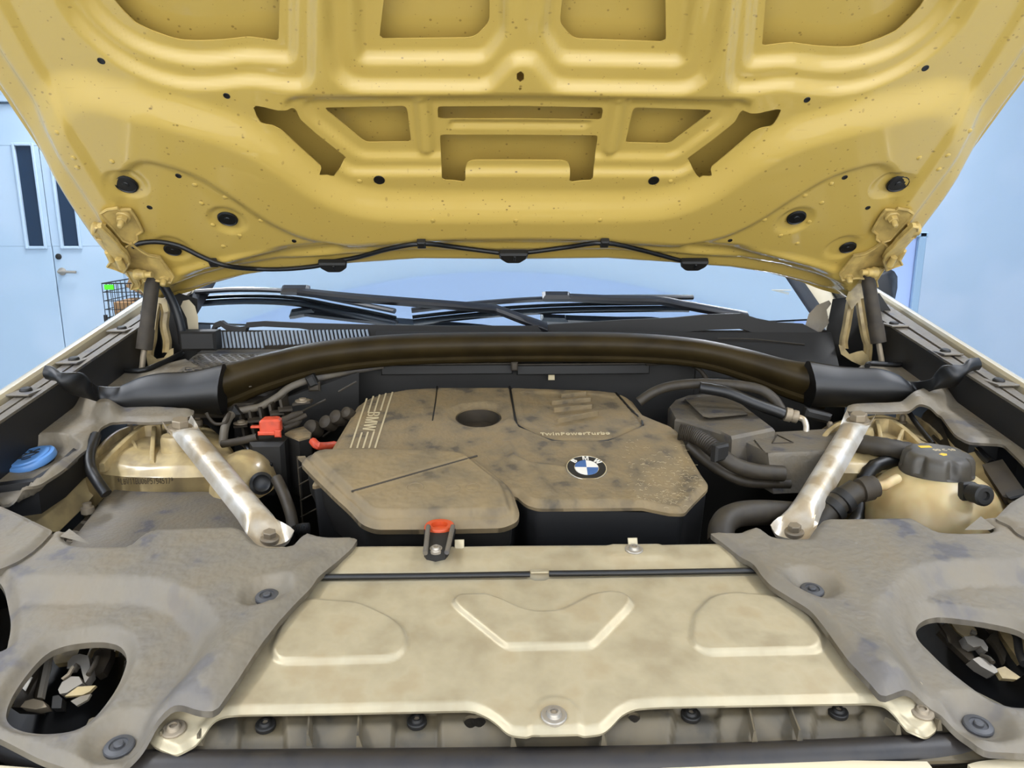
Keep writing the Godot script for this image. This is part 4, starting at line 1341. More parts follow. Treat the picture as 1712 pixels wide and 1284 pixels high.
func air_box():
	var pts := [[503, 768], [508, 762], [524, 754], [545, 750], [600, 749], [700, 751], [764, 754], [790, 760], [806, 772], [850, 806], [858, 820], [869, 850], [865, 859], [842, 866], [740, 868], [626, 869], [603, 863], [562, 827], [522, 788]]
	var o := poly(rounded(flat(AIR, pts), 0.008, 4))
	var dia := flat(AIR, [[588, 830], [798, 769]])
	var diap := poly(flat(AIR, [[588, 830], [798, 769], [900, 900], [560, 900]]))
	var h_at := func(q: Vector2) -> float:
		var d := sd(q, o)
		var h := -0.006 * blend(-0.006, 0.0, d) + 0.0085 * blend(-0.0095, -0.018, d)
		h -= 0.003 * blend(0.002, -0.002, sd(q, diap, 0.02)) * blend(-0.012, -0.02, d)
		h -= 0.020 * clampf((q.y + 0.885) / 0.045, 0.0, 1.0) ** 2 * 0.4
		return h
	var t := thing("air_box", "dusty angular air intake box with a lid in front of the emblem cover", "air box")
	part("lid", sheet(func(q): return sd(q, o), o.lo - Vector2(0.01, 0.01), o.hi + Vector2(0.01, 0.01), 0.0022, func(q): return lift(AIR, q.x, q.y, h_at.call(q)), Vector3.UP, 0.006), M.airbox_dust, t)
	var a := []
	var b := []
	var c := []
	var mid: Vector2 = (o.lo + o.hi) / 2
	for q in o.p:
		var inn := Vector3(mid.x - q.x, 0, mid.y - q.y).normalized()
		a.append(lift(AIR, q.x, q.y, -0.008) + inn * 0.008)
		b.append(lift(AIR, q.x, q.y, -0.045) + inn * 0.011)
		c.append(lift(AIR, q.x, q.y, -0.085) + inn * 0.030)
	var bd := Maker.new()
	bd.loft([PackedVector3Array(a), PackedVector3Array(b), PackedVector3Array(c)])
	part("body", bd.commit(50), M.black_plastic, t)
	part("joint", pipe([lift(AIR, dia[0].x, dia[0].y, 0.0066), lift(AIR, dia[1].x, dia[1].y, 0.0060)], 0.0014, 6, 6), M.dusty_black, t)  # dark pipe drawn in place of the shaded line along the lid step
	# embossed arrow and roundels in the dust of the lid
	for p in [[694, 815, 0.012], [757, 817, 0.010], [790, 815, 0.010]]:
		var m := Maker.new()
		var r: float = p[2]
		m.lathe([Vector2(r, -0.002), Vector2(r, 0.0004), Vector2(r * 0.86, 0.0008), Vector2(r * 0.8, 0.0), Vector2(r * 0.7, -0.001)], facing(on(AIR, p[0], p[1], 0.0052), UPA), 24)
		part("embossed_ring", m.commit(), M.airbox_dust, t)
	# ribbed side flange
	var fl := Maker.new()
	var f0 := on(AIR, 497, 763, -0.004)
	var f1 := on(AIR, 522, 789, -0.008)
	var f2 := on(AIR, 510, 762, -0.004)
	fl.hull([f0, f1, f1 + Vector3(0, -0.003, 0), f0 + Vector3(0, -0.003, 0)], [f2, f1 + Vector3(0.004, 0, 0), f1 + Vector3(0.004, -0.003, 0), f2 + Vector3(0, -0.003, 0)])
	part("flange", fl.commit(), M.airbox_dust, t)
	for k in 4:
		var y := -0.018 - 0.024 * k
		var p := f0 + Vector3(0.0, y, 0)
		var q := f0 + Vector3(0.026, y + 0.018, 0.015)
		part("flange_rib", pipe([p, q], 0.0012, 1, 6), M.hose_rubber, t)
	part("flange_rib", pipe([f0, f0 + Vector3(0.002, -0.12, 0)], 0.0012, 1, 6), M.hose_rubber, t)
	# orange damper and its bracket on the crossmember
	var foot := on(DECK, 729, 917, 0.006)
	var head := at_z(735, 884, 0.828)
	var g := thing("damper_mount", "black bracket with an orange ring holding the air box on the silver rail", "mount")
	var ring := Maker.new()
	ring.lathe([Vector2(0.0165, -0.006), Vector2(0.0182, -0.004), Vector2(0.0182, 0.003), Vector2(0.0165, 0.0055), Vector2(0.010, 0.0055), Vector2(0.0095, 0.0)], Transform3D(Basis(), head), 28)
	part("ring", ring.commit(), M.orange_plastic, g, "orange ring")
	var cyl := Maker.new()
	cyl.lathe([Vector2(0.0150, -0.030), Vector2(0.0158, -0.026), Vector2(0.0158, -0.005), Vector2(0.012, -0.003)], Transform3D(Basis(), head), 24)
	part("rubber_block", cyl.commit(), M.black_rubber, g)
	var br := Maker.new()
	var lo2 := []
	var up2 := []
	for p in [[709, 884], [709, 928], [713, 933], [728, 936], [744, 933], [750, 926], [762, 884]]:
		var q := on(DECK, p[0], p[1], 0.006)
		up2.append(q + Vector3(0, 0.010 * blend(-0.80, -0.78, -absf(q.z)) , 0))
		lo2.append(q - Vector3(0, 0.004, 0))
	br.hull(lo2, up2)
	part("foot", br.commit(), M.black_plastic, g)
	for s in [[711, 925, 716, 880], [747, 924, 757, 880]]:
		part("side_rail", pipe([on(DECK, s[0], s[1], 0.018), on(DECK, (s[0] + s[2]) / 2.0, (s[1] + s[3]) / 2.0, 0.018), at_z(s[2], s[3], 0.82)], 0.0028, 3, 8), M.grey_plastic, g)
	screw("screw", on(DECK, 729, 919, 0.014), UPD, 0.0050, M.steel, g, 1.5)

# ---------------------------------------------------------------- strut towers, braces, control box
func rib_wall(pts: Array, base_y: float, tall: Array, thick: float) -> ArrayMesh:    # an upright cast rib along pixels seen on the level base_y
	var line := []
	for p in pts:
		line.append(at_y(p[0], p[1], base_y))
	line = spline(line, 4)
	var rings := []
	for i in line.size():
		var t: Vector3 = (line[mini(i + 1, line.size() - 1)] - line[maxi(i - 1, 0)]).normalized()
		var s := Vector3(-t.z, 0, t.x) * thick / 2
		var k := i / float(line.size() - 1)
		var h: float = lerpf(tall[0], tall[2], k) + (tall[1] - (tall[0] + tall[2]) / 2) * 4.0 * k * (1.0 - k)
		var p: Vector3 = line[i]
		rings.append(PackedVector3Array([p - s - Vector3(0, 0.01, 0), p + s - Vector3(0, 0.01, 0), p + s + Vector3(0, h - 0.001, 0), p + s * 0.5 + Vector3(0, h, 0), p - s * 0.5 + Vector3(0, h, 0), p - s + Vector3(0, h - 0.001, 0)]))
	var m := Maker.new()
	m.loft(rings)
	return m.commit()

func brace(label: String, a: Vector3, b: Vector3, wide_a: float, wide_b: float):
	var t := thing("strut_brace", label, "brace", "silver strut braces")
	var dir := (b - a).normalized()
	var side := dir.cross(Vector3.UP).normalized()
	var up := side.cross(dir)
	var rings := []
	for i in 33:
		var k := i / 32.0
		var ends := 1.0 - blend(0.0, 0.20, k) + blend(0.84, 1.0, k)
		var w: float = lerpf(0.0190, wide_a, 1.0 - blend(0.0, 0.18, k)) + (wide_b - 0.0190) * blend(0.80, 1.0, k)
		var ring := PackedVector3Array()
		for j in 11:
			var v := lerpf(-1.0, 1.0, j / 10.0)
			var dome := 0.017 * sqrt(maxf(1.0 - v * v, 0.0)) * (1.0 - ends)
			var dish := ends * (-0.006 + 0.014 * pow(absf(v), 6.0))
			ring.append(a.lerp(b, k) + side * v * w + up * (dome + dish))
		for j in 11:
			var v := lerpf(1.0, -1.0, j / 10.0)
			var belly := -0.011 * sqrt(maxf(1.0 - v * v, 0.0)) * (1.0 - ends)
			var dish := ends * (-0.0095 + 0.0135 * pow(absf(v), 6.0))
			ring.append(a.lerp(b, k) + side * v * (w - 0.0014) + up * (belly - 0.002 + dish))
		rings.append(ring)
	var m := Maker.new()
	m.loft(rings)
	part("bar", m.commit(48), M.brace_metal, t)
	hex_bolt("bolt", a + dir * 0.016 + up * -0.003, (up + Vector3(0, 0.4, 0)).normalized(), 0.0125, M.dull_bolt, t)
	hex_bolt("bolt", b - dir * 0.012 + up * -0.004, (up + Vector3(0, 0.4, 0)).normalized(), 0.0080, M.dull_bolt, t)

const FLOOR_Y := 1.053

func build_towers():
	for k in 2:
		var o: PackedVector2Array
		var out := []
		for p in ([[120, 772], [150, 768], [158, 742], [185, 720], [230, 706], [300, 699], [352, 705], [385, 735], [405, 770], [398, 782], [300, 786], [200, 784]] if k == 0 else [[1340, 770], [1345, 735], [1370, 710], [1420, 694], [1480, 693], [1535, 708], [1570, 730], [1600, 760], [1610, 775], [1500, 778], [1400, 778]]):
			var q := at_y(p[0], p[1], FLOOR_Y)
			out.append(Vector2(q.x, q.z))
		o = PackedVector2Array(out)
		var s := poly(rounded(o, 0.03, 4))
		var t := thing("strut_tower", ["cream cast strut tower with a stamped number, on the blue cap side", "cream cast strut tower behind the coolant tank"][k], "strut tower", "cream strut towers")
		var cx: float = at_y([293, 1437][k], 735, FLOOR_Y).x
		var rel := func(q: Vector2) -> Vector3:
			var d := sd(q, s)
			return Vector3(q.x, FLOOR_Y - 0.012 * blend(-0.014, 0.0, d) ** 2 + 0.010 * blend(0.0, -0.05, d) + 0.002 * sin(q.x * 60.0) * blend(0.0, -0.03, d), q.y)
		part("dome", sheet(func(q): return sd(q, s), s.lo - Vector2(0.01, 0.01), s.hi + Vector2(0.01, 0.01), 0.005, rel, Vector3.UP, 0.003, Vector3(0, -0.19, 0)), M.bay_paint, t)
		var ribs: Array = [
			[[[170, 778], [196, 764], [222, 748], [242, 737], [272, 735]], [0.003, 0.022, 0.026], 0.008],
			[[[314, 732], [334, 746], [350, 760], [366, 774]], [0.026, 0.022, 0.004], 0.008],
			[[[260, 738], [257, 754], [254, 773]], [0.025, 0.016, 0.003], 0.006],
			[[[218, 748], [226, 752], [232, 761]], [0.020, 0.010, 0.003], 0.005],
			[[[160, 764], [178, 750], [198, 738], [220, 730]], [0.006, 0.016, 0.018], 0.006]] if k == 0 else [
			[[[1370, 752], [1380, 742], [1400, 732], [1420, 727]], [0.006, 0.022, 0.028], 0.008],
			[[[1452, 727], [1484, 726], [1512, 736], [1545, 754]], [0.028, 0.024, 0.006], 0.008],
			[[[1464, 728], [1469, 738], [1474, 752]], [0.026, 0.018, 0.004], 0.006],
			[[[1507, 738], [1501, 746], [1497, 756]], [0.020, 0.013, 0.003], 0.005],
			[[[1500, 700], [1540, 716], [1575, 740]], [0.014, 0.016, 0.006], 0.006]]
		for r in ribs:
			part("rib", rib_wall(r[0], FLOOR_Y + 0.004, r[1], r[2]), M.bay_paint, t)
		var top: Vector3 = at_z([293, 1437][k], [716, 704][k], 1.09)
		var b := Maker.new()
		b.lathe([Vector2(0.024, FLOOR_Y - top.y - 0.02), Vector2(0.022, -0.016), Vector2(0.020, -0.010), Vector2(0.012, -0.009)], Transform3D(Basis(), top), 24)
		part("boss", b.commit(), M.bay_paint, t)
		for p in ([[218, 722], [331, 703]] if k == 0 else [[1387, 718], [1508, 706]]):
			var q := at_y(p[0], p[1], FLOOR_Y + 0.012)
			var c := Maker.new()
			c.lathe([Vector2(0.008, -0.01), Vector2(0.008, 0.002), Vector2(0.005, 0.003), Vector2(0.005, 0.010), Vector2(0.003, 0.013), Vector2(0.0003, 0.0132)], Transform3D(Basis(), q), 14)
			part("stud", c.commit(), M.dull_bolt, t)
		if k == 0:
			var p := on_plane(243, 801, Vector3(0, 0, s.hi.y + 0.0006), Vector3.BACK)
			var l := part("stamped_number", lines_of("*LBV11BU06P5794517*", 0.0098, 0.0008, false, "Droid Sans Mono"), M.engraving, t, "stamped dark number")
			var w := at_z(290, 801, -s.hi.y).x - at_z(197, 801, -s.hi.y).x
			l.transform = Transform3D(Basis.from_scale(Vector3(w / l.mesh.get_aabb().size.x, 0.95, 1)), Vector3(p.x, p.y - 0.003, s.hi.y + 0.0008))
	brace("silver strut brace running down from the stamped tower to the airbox-side cover", at_z(298, 711, 1.09) + Vector3(0, 0.006, 0.005), at_z(458, 906, 0.838), 0.021, 0.0255)
	brace("silver strut brace running down beside the coolant tank", at_z(1436, 701, 1.10) + Vector3(0, 0.006, 0.005), at_z(1323, 895, 0.836), 0.021, 0.0255)
	# wheel-arch bulges towards the engine
	for k in 2:
		var m := Maker.new()
		var c := at_z([408, 1432][k], [815, 822][k], 1.06)
		var rings := []
		for i in 9:
			var a := lerpf(-1.35, 1.35, i / 8.0)
			var ring := PackedVector3Array()
			for j in 14:
				var b := PI * j / 13.0
				ring.append(c + Vector3(cos(b) * 0.046 * cos(a), sin(b) * 0.055 * cos(a), sin(a) * 0.07))
			rings.append(ring)
		m.loft(rings)
		var t := thing("wheel_arch", ["cream wheel-arch bulge below the red terminal cap", "cream wheel-arch bulge behind the brace by the coolant tank"][k], "wheel arch")
		part("bulge", m.commit(60), M.bay_paint, t)
		if k == 0:
			var g := Maker.new()
			g.lathe([Vector2(0.016, -0.004), Vector2(0.016, 0.003), Vector2(0.012, 0.005), Vector2(0.008, 0.002), Vector2(0.0003, 0.002)], facing(at_z(437, 808, 1.008), Vector3(0.35, 0.35, 0.87)), 24)
			part("grommet", g.commit(), M.black_rubber, t)
	# control unit box with its ribbed flange
	var by := 1.016
	var t := thing("control_box", "flat dusty grey control box with a ribbed flange below the stamped tower", "box")
	var pts := []
	for p in [[100, 920], [124, 893], [178, 828], [196, 815], [215, 815], [360, 824], [385, 832], [430, 905], [440, 920]]:
		var q := at_y(p[0], p[1], by)
		pts.append(Vector2(q.x, q.z))
	var o := poly(rounded(PackedVector2Array(pts), 0.012, 4))
	part("lid", sheet(func(q): return sd(q, o), o.lo - Vector2(0.01, 0.01), o.hi + Vector2(0.01, 0.01), 0.004, func(q): return Vector3(q.x, by - 0.004 * blend(-0.006, 0.0, sd(q, o)) + 0.012 * clampf((-q.y - 0.9) / 0.1, -1, 1) * 0.3, q.y), Vector3.UP, 0.03, Vector3(0, -0.045, 0)), M.grey_plastic, t)
	var fl := Maker.new()
	fl.hull([at_y(84, 922, by - 0.012), at_y(112, 895, by - 0.012), at_y(150, 858, by - 0.012), at_y(192, 812, by - 0.012), at_y(206, 812, by - 0.012), at_y(118, 922, by - 0.012)], [at_y(84, 922, by - 0.03), at_y(112, 895, by - 0.03), at_y(150, 858, by - 0.03), at_y(192, 812, by - 0.03), at_y(206, 812, by - 0.03), at_y(118, 922, by - 0.03)])
	part("flange", fl.commit(), M.dusty_black, t)
	for p in [[103, 906], [118, 890], [134, 874], [148, 858], [163, 843], [178, 828]]:
		var m := Maker.new()
		var a := at_y(p[0] + 4, p[1], by - 0.011)
		var b := at_y(p[0] + 19, p[1] + 3, by - 0.004)
		m.tube([a, b], 0.0028, 6)
		part("flange_rib", m.commit(), M.grey_plastic, t)
	var bt := Maker.new()
	bt.lathe([Vector2(0.0085, -0.008), Vector2(0.0085, 0.0), Vector2(0.0055, 0.001), Vector2(0.0055, 0.006), Vector2(0.003, 0.0065)], Transform3D(Basis(), at_y(146, 848, by + 0.004)), 16)
	part("bolt", bt.commit(), M.dull_bolt, t)

# ---------------------------------------------------------------- coolant tank side
func build_coolant_side():
	var zc := 0.955
	var c := at_z(1556, 874, zc)
	var t := thing("coolant_tank", "round cream plastic coolant tank with a lobed dark cap and black plug", "coolant tank")
	var prof := []
	for i in 19:
		var a := lerpf(-1.35, 1.45, i / 18.0)
		prof.append(Vector2(0.096 * cos(a), 0.084 * sin(a)))
	var m := Maker.new()
	m.lathe(prof, Transform3D(Basis(), c), 36)
	var seamr := Maker.new()
	part("tank", m.commit(60), M.tank_plastic, t)
	seamr.lathe([Vector2(0.0945, -0.012), Vector2(0.0985, -0.010), Vector2(0.0985, -0.006), Vector2(0.0945, -0.004)], Transform3D(Basis(), c), 36)
	part("seam", seamr.commit(), M.tank_plastic, t)
	var capc := at_z(1566, 780, zc + 0.004)
	var neck := Maker.new()
	neck.lathe([Vector2(0.036, -0.02), Vector2(0.036, 0.004), Vector2(0.030, 0.006)], Transform3D(Basis(), capc), 28)
	part("neck", neck.commit(), M.tank_plastic, t)
	var tilt := Transform3D(Basis(Vector3.RIGHT, 0.05), capc + Vector3(0, 0.002, 0))
	var rings := []
	for q in [[0.0, -0.012, 0.0], [0.045, -0.012, 0.0], [0.047, -0.010, 0.0], [0.047, -0.006, 0.0], [0.0462, -0.004, 0.5], [0.0458, 0.004, 1.0], [0.0445, 0.012, 1.0], [0.042, 0.0165, 0.9], [0.038, 0.0190, 0.5], [0.033, 0.0203, 0.1], [0.015, 0.0212, 0.0], [0.0004, 0.0213, 0.0]]:
		var ring := PackedVector3Array()
		for k in 98:
			var a := TAU * k / 98.0
			var lobe: float = pow(maxf(0.0, cos(a * 7.0 + 0.6)), 2.0) * 0.0075 * q[2]
			ring.append(tilt * Vector3(cos(a) * (q[0] - lobe), q[1], sin(a) * (q[0] - lobe)))
		rings.append(ring)
	var cap := Maker.new()
	cap.loft(rings, false, false)
	var cp := part("cap", cap.commit(45), M.cap_plastic, t, "dark grey lobed screw cap")
	var flat_up := tilt * Transform3D(Basis(Vector3.RIGHT, -PI / 2), Vector3.ZERO)
	part("print_patch", block(Vector3(0.017, 0.0075, 0.0006), flat_up * Vector3(-0.010, 0.017, 0.0212), 0.0001, flat_up.basis), M.yellow_print, cp, "yellow printed symbol")
	var arrow := Maker.new()
	arrow.prism(PackedVector2Array([Vector2(-0.005, 0.004), Vector2(0.001, 0.004), Vector2(0.001, 0.006), Vector2(0.006, 0.0), Vector2(0.001, -0.004), Vector2(-0.005, -0.003)]), 0.0006, 0.0001, flat_up * Transform3D(Basis(Vector3.BACK, 0.4), Vector3(-0.002, -0.014, 0.0208)))
	part("print_arrow", arrow.commit(), M.yellow_print, cp, "yellow printed arrow")
	var tx := part("lettering", lines_of("90 C 10", 0.007, 0.0005, true), M.pale_print, cp)
	tx.transform = flat_up * Transform3D(Basis(), Vector3(0.009, 0.003, 0.0213))
	# yellow star mark and black plug on the body
	var sp := at_z(1546, 798, 0.0)
	var dir := sight(1546, 798)
	var star_at := c + Vector3(0.0, 0.06, 0.0)
	for s in 60:                                     # walk along the sight line to the tank's skin
		var p := EYE + dir.normalized() * (0.82 + 0.005 * s)
		if (Vector3((p.x - c.x) / 0.096, (p.y - c.y) / 0.084, (p.z - c.z) / 0.096)).length() < 1.0:
			star_at = p
			break
	var nn := Vector3((star_at.x - c.x) / 0.0092, (star_at.y - c.y) / 0.00706, (star_at.z - c.z) / 0.0092).normalized()
	var star := PackedVector2Array()
	for i in 10:
		var a := TAU * i / 10.0
		star.append(Vector2(cos(a), sin(a)) * (0.0055 if i % 2 == 0 else 0.0032))
	var sm := Maker.new()
	sm.prism(star, 0.0025, 0.0002, lying(star_at + nn * 0.0002, nn, Vector3.RIGHT))
	part("paint_mark", sm.commit(), M.yellow_print, t, "yellow paint mark")
	var pl := Maker.new()
	var p0 := at_z(1614, 820, 0.895)
	var p1 := at_z(1646, 829, 0.862)
	var ax := (p1 - p0).normalized()
	pl.lathe([Vector2(0.010, 0), Vector2(0.010, 0.012), Vector2(0.0125, 0.013), Vector2(0.0125, 0.026), Vector2(0.0135, 0.027), Vector2(0.0135, p0.distance_to(p1)), Vector2(0.011, p0.distance_to(p1) + 0.002), Vector2(0.006, p0.distance_to(p1) + 0.002), Vector2(0.005, p0.distance_to(p1) - 0.002), Vector2(0.0003, p0.distance_to(p1) - 0.002)], facing(p0, ax), 20)
	part("plug", pl.commit(), M.black_plastic, t, "black plug")
	var lug := Maker.new()
	lug.box(Vector3(0.020, 0.010, 0.024), 0.002, Transform3D(facing(p0, ax).basis, p0 + ax * 0.004))
	part("plug_collar", lug.commit(), M.black_plastic, t)
	var spout := Maker.new()
	spout.tube([at_z(1500, 800, 0.93), at_z(1478, 812, 0.91), at_z(1458, 814, 0.905)], 0.0065, 12)
	part("spout", spout.commit(), M.tank_plastic, t)
	# hoses at the tank
	var h := thing("tank_hose", "ribbed dark hose with a quick connector on the spout of the coolant tank", "hose")
	part("hose", pipe([at_z(1340, 905, 0.87), at_z(1376, 866, 0.885), at_z(1405, 838, 0.895), at_z(1432, 820, 0.90)], [0.0155], 5, 14), M.hose_rubber, h)
	var cn := Maker.new()
	var a0 := at_z(1424, 824, 0.90)
	var a1 := at_z(1466, 812, 0.905)
	var ca := (a1 - a0).normalized()
	cn.lathe([Vector2(0.011, 0), Vector2(0.014, 0.001), Vector2(0.014, 0.006), Vector2(0.0125, 0.007), Vector2(0.0125, 0.011), Vector2(0.016, 0.012), Vector2(0.0165, 0.026), Vector2(0.0145, 0.027), Vector2(0.0145, 0.034), Vector2(0.012, 0.035)], facing(a0, ca), 20)
	part("connector", cn.commit(), M.dusty_black, h)
	for k in [0.35, 0.7]:
		var u: Vector3 = at_z(1376, 866, 0.885).lerp(at_z(1424, 824, 0.90), k)
		var b := Maker.new()
		b.lathe([Vector2(0.0158, -0.006), Vector2(0.0178, -0.005), Vector2(0.0178, 0.005), Vector2(0.0158, 0.006)], facing(u, at_z(1424, 824, 0.90) - at_z(1376, 866, 0.885)), 20)
		part("hose_band", b.commit(), M.black_plastic, h)
	solo("radiator_hose", pipe([at_z(1205, 905, 0.86), at_z(1208, 878, 0.875), at_z(1228, 862, 0.89), at_z(1270, 857, 0.90), at_z(1340, 860, 0.93)], 0.0165, 6, 14), M.hose_rubber, "thick dusty black hose bending under the brace beside the emblem cover", "hose")
	solo("cable_loom", pipe([at_z(1405, 732, 1.06), at_z(1440, 742, 1.04), at_z(1480, 748, 1.02), at_z(1524, 757, 1.01), at_z(1570, 768, 1.0)], [0.0150, 0.0142, 0.0150, 0.0140, 0.0152, 0.0143, 0.0150, 0.0140, 0.0151, 0.0143, 0.0150, 0.0141, 0.0150, 0.0142, 0.0151, 0.0142, 0.0150, 0.0141, 0.0150, 0.0143, 0.0150], 5, 12), M.hose_rubber, "thick taped black loom running behind the cap of the coolant tank", "cable")
	solo("taped_cable", pipe([at_z(1390, 905, 0.93), at_z(1432, 870, 0.96), at_z(1440, 815, 0.99), at_z(1462, 780, 1.0), at_z(1510, 768, 1.02)], [0.0108, 0.0094, 0.0106, 0.0092, 0.0109, 0.0095, 0.0105, 0.0093, 0.0108, 0.0096, 0.0106, 0.0093, 0.0107, 0.0092, 0.0108, 0.0095, 0.0105, 0.0094, 0.0108, 0.0093, 0.0106, 0.0095, 0.0107, 0.0092, 0.0106], 6, 10), M.black_rubber, "crinkled taped cable curving round the back of the coolant tank", "cable")
	# power distribution cover
	var t2 := thing("fuse_cover", "dusty grey stepped cover with a raised lid behind the emblem cover", "cover")
	var Y := 1.085
	var base := []
	for p in [[1117, 680], [1128, 668], [1150, 660], [1186, 656], [1232, 668], [1296, 716], [1224, 731], [1206, 722], [1140, 702], [1128, 700]]:
		base.append(at_y(p[0], p[1], Y))
	var mk := Maker.new()
	var dn := []
	var inn := []
	for p in base:
		dn.append(p + Vector3(0, -0.05, 0))
		inn.append(p + Vector3(0, -0.004, 0))
	var mid := Vector3.ZERO
	for p in base:
		mid += p / base.size()
	var topr := []
	for p in base:
		topr.append(p.lerp(mid, 0.04))
	mk.loft([PackedVector3Array(dn), PackedVector3Array(inn), PackedVector3Array(topr)])
	part("base", mk.commit(30), M.grey_plastic, t2)
	var lid := Maker.new()
	var la := []
	var lb := []
	for p in [[1145, 668], [1186, 659], [1230, 670], [1250, 694], [1186, 700], [1176, 698]]:
		la.append(at_y(p[0], p[1], Y + 0.001))
		lb.append(at_y(p[0], p[1] - 1.5, Y + 0.007))
	lid.hull(la, lb)
	part("lid", lid.commit(), M.grey_plastic, t2)
	var t3 := thing("terminal_box", "grey plastic box with a raised triangle mark under the brace by the coolant tank", "box")
	var y3 := 1.072
	var up := [[1222, 727], [1254, 725], [1400, 716], [1392, 742], [1378, 754], [1284, 757]]
	var fr := []
	var fr2 := []
	var fr3 := []
	for p in up:
		var q := at_y(p[0], p[1], y3)
		fr.append(q)
		fr2.append(q + Vector3(0, -0.006, 0.003))
		fr3.append(q + Vector3(0.012 if p[0] < 1300 else -0.01, -0.062, 0.002))
	var bx := Maker.new()
	bx.loft([PackedVector3Array(fr3), PackedVector3Array(fr2), PackedVector3Array(fr)])
	part("body", bx.commit(30), M.grey_plastic, t3)
	var ch := Maker.new()
	ch.hull([at_y(1254, 726, y3 + 0.002), at_y(1266, 726, y3 + 0.002), at_y(1290, 756, y3 + 0.002), at_y(1280, 757, y3 + 0.002)], [at_y(1254, 726, y3 - 0.01), at_y(1266, 726, y3 - 0.01), at_y(1290, 756, y3 - 0.03), at_y(1280, 757, y3 - 0.03)])
	part("edge_rib", ch.commit(), M.grey_plastic, t3)
	var tri := [[1299, 727], [1326, 740], [1291, 741]]
	for i in 3:
		var a: Array = tri[i]
		var b: Array = tri[(i + 1) % 3]
		var lm := Maker.new()
		lm.tube([at_y(a[0], a[1], y3 + 0.0006), at_y(b[0], b[1], y3 + 0.0006)], 0.0011, 6)
		part("triangle_edge", lm.commit(), M.dusty_black, t3)
	# hoses and looms round these boxes
	var cor := []
	var rad := []
	var line := spline([at_z(1136, 722, 1.06), at_z(1160, 728, 1.05), at_z(1185, 742, 1.03), at_z(1206, 762, 1.01)], 16)
	for i in line.size():
		cor.append(line[i])
		rad.append(0.0125 if i % 2 == 0 else 0.0108)
	var ct := Maker.new()
	ct.tube(cor, rad, 14)
	var hh := thing("corrugated_hose", "black corrugated hose running from the emblem cover to the terminal box", "hose")
	part("sleeve", ct.commit(20), M.hose_rubber, hh)
	part("hose", pipe([at_z(1206, 762, 1.01), at_z(1230, 778, 1.0), at_z(1262, 788, 1.0), at_z(1310, 792, 1.0)], 0.0115, 6, 12), M.hose_rubber, hh)
	part("clamp", block(Vector3(0.026, 0.024, 0.014), at_z(1203, 756, 1.0), 0.003, Basis(Vector3.UP, 0.5)), M.black_plastic, hh)
	solo("lower_cable", pipe([at_z(1150, 744, 1.06), at_z(1180, 770, 1.04), at_z(1210, 790, 1.02), at_z(1250, 806, 1.01), at_z(1320, 808, 1.01)], 0.008, 6, 10), M.hose_rubber, "thinner black cable below the corrugated hose", "cable")
	solo("vent_hose", pipe([at_z(1068, 672, 1.2), at_z(1090, 657, 1.2), at_z(1120, 646, 1.2), at_z(1170, 641, 1.19), at_z(1230, 644, 1.18), at_z(1272, 652, 1.17), at_z(1296, 670, 1.16), at_z(1312, 698, 1.14)], 0.0085, 6, 12), M.hose_rubber, "dusty black hose arching above the stepped grey cover", "hose")
	var ac := thing("pressure_line", "dark braided line with a brass fitting pointing at the brace bolt", "pipe")
	part("sleeve", pipe([at_z(1170, 648, 1.17), at_z(1215, 656, 1.16), at_z(1260, 674, 1.15), at_z(1310, 692, 1.14)], 0.0095, 6, 12), M.black_rubber, ac)
	var f0 := at_z(1312, 692, 1.14)
	var f1 := at_z(1336, 698, 1.135)
	var fm := Maker.new()
	fm.lathe([Vector2(0.010, 0), Vector2(0.0115, 0.001), Vector2(0.0115, 0.010), Vector2(0.009, 0.011), Vector2(0.0105, 0.014), Vector2(0.0105, 0.020), Vector2(0.006, 0.022)], facing(f0, f1 - f0), 16)
	part("fitting", fm.commit(), M.dull_bolt, ac, "brass-coloured fitting")
	part("metal_tube", pipe([f1, at_z(1344, 702, 1.13), at_z(1348, 714, 1.12), at_z(1346, 730, 1.11)], 0.0048, 5, 10), M.brace_metal, ac)
	solo("small_bracket", block(Vector3(0.045, 0.016, 0.02), at_z(1365, 694, 1.16), 0.004, Basis(Vector3.BACK, -0.25)), M.black_plastic, "small black bracket beside the brace bolt of the coolant tank side", "bracket")
	# plug on the inner fender
	var e := thing("cable_connector", "long flat black cable connector on the inner fender past the coolant tank", "connector")
	var ea := at_z(1660, 778, 0.98)
	var eb := at_z(1698, 834, 0.90)
	var ed := (eb - ea).normalized()
	var bs := Basis.looking_at(-ed, Vector3(-0.5, 0.8, 0.3).normalized())
	part("housing", block(Vector3(0.026, 0.016, ea.distance_to(eb)), (ea + eb) / 2, 0.003, bs), M.dusty_black, e)
	part("latch", block(Vector3(0.020, 0.010, 0.016), eb + Vector3(0, 0.004, 0), 0.002, bs), M.black_plastic, e)
	for s in [-1, 1]:
		part("cable", pipe([eb + bs.x * s * 0.006, eb + ed * 0.05 + bs.x * s * 0.007, eb + ed * 0.10 + Vector3(0, -0.02, 0)], 0.0042, 5, 8), M.hose_rubber, e)
	part("cable", pipe([ea - ed * 0.005, at_z(1640, 758, 1.02), at_z(1622, 735, 1.06), at_z(1600, 715, 1.1)], 0.006, 5, 8), M.black_rubber, e)
	solo("ribbed_duct", pipe([at_z(1585, 770, 1.06), at_z(1582, 745, 1.10), at_z(1575, 715, 1.14), at_z(1560, 695, 1.17)], 0.019, 6, 14), M.hose_rubber, "wide dark duct behind the coolant tank cap, under the grey cowl cover", "duct")
	solo("thin_line", pipe([at_z(1520, 690, 1.14), at_z(1535, 712, 1.11), at_z(1560, 742, 1.07)], 0.004, 5, 8), M.black_rubber, "thin dark line between the strut tower ribs and the wide duct", "cable")

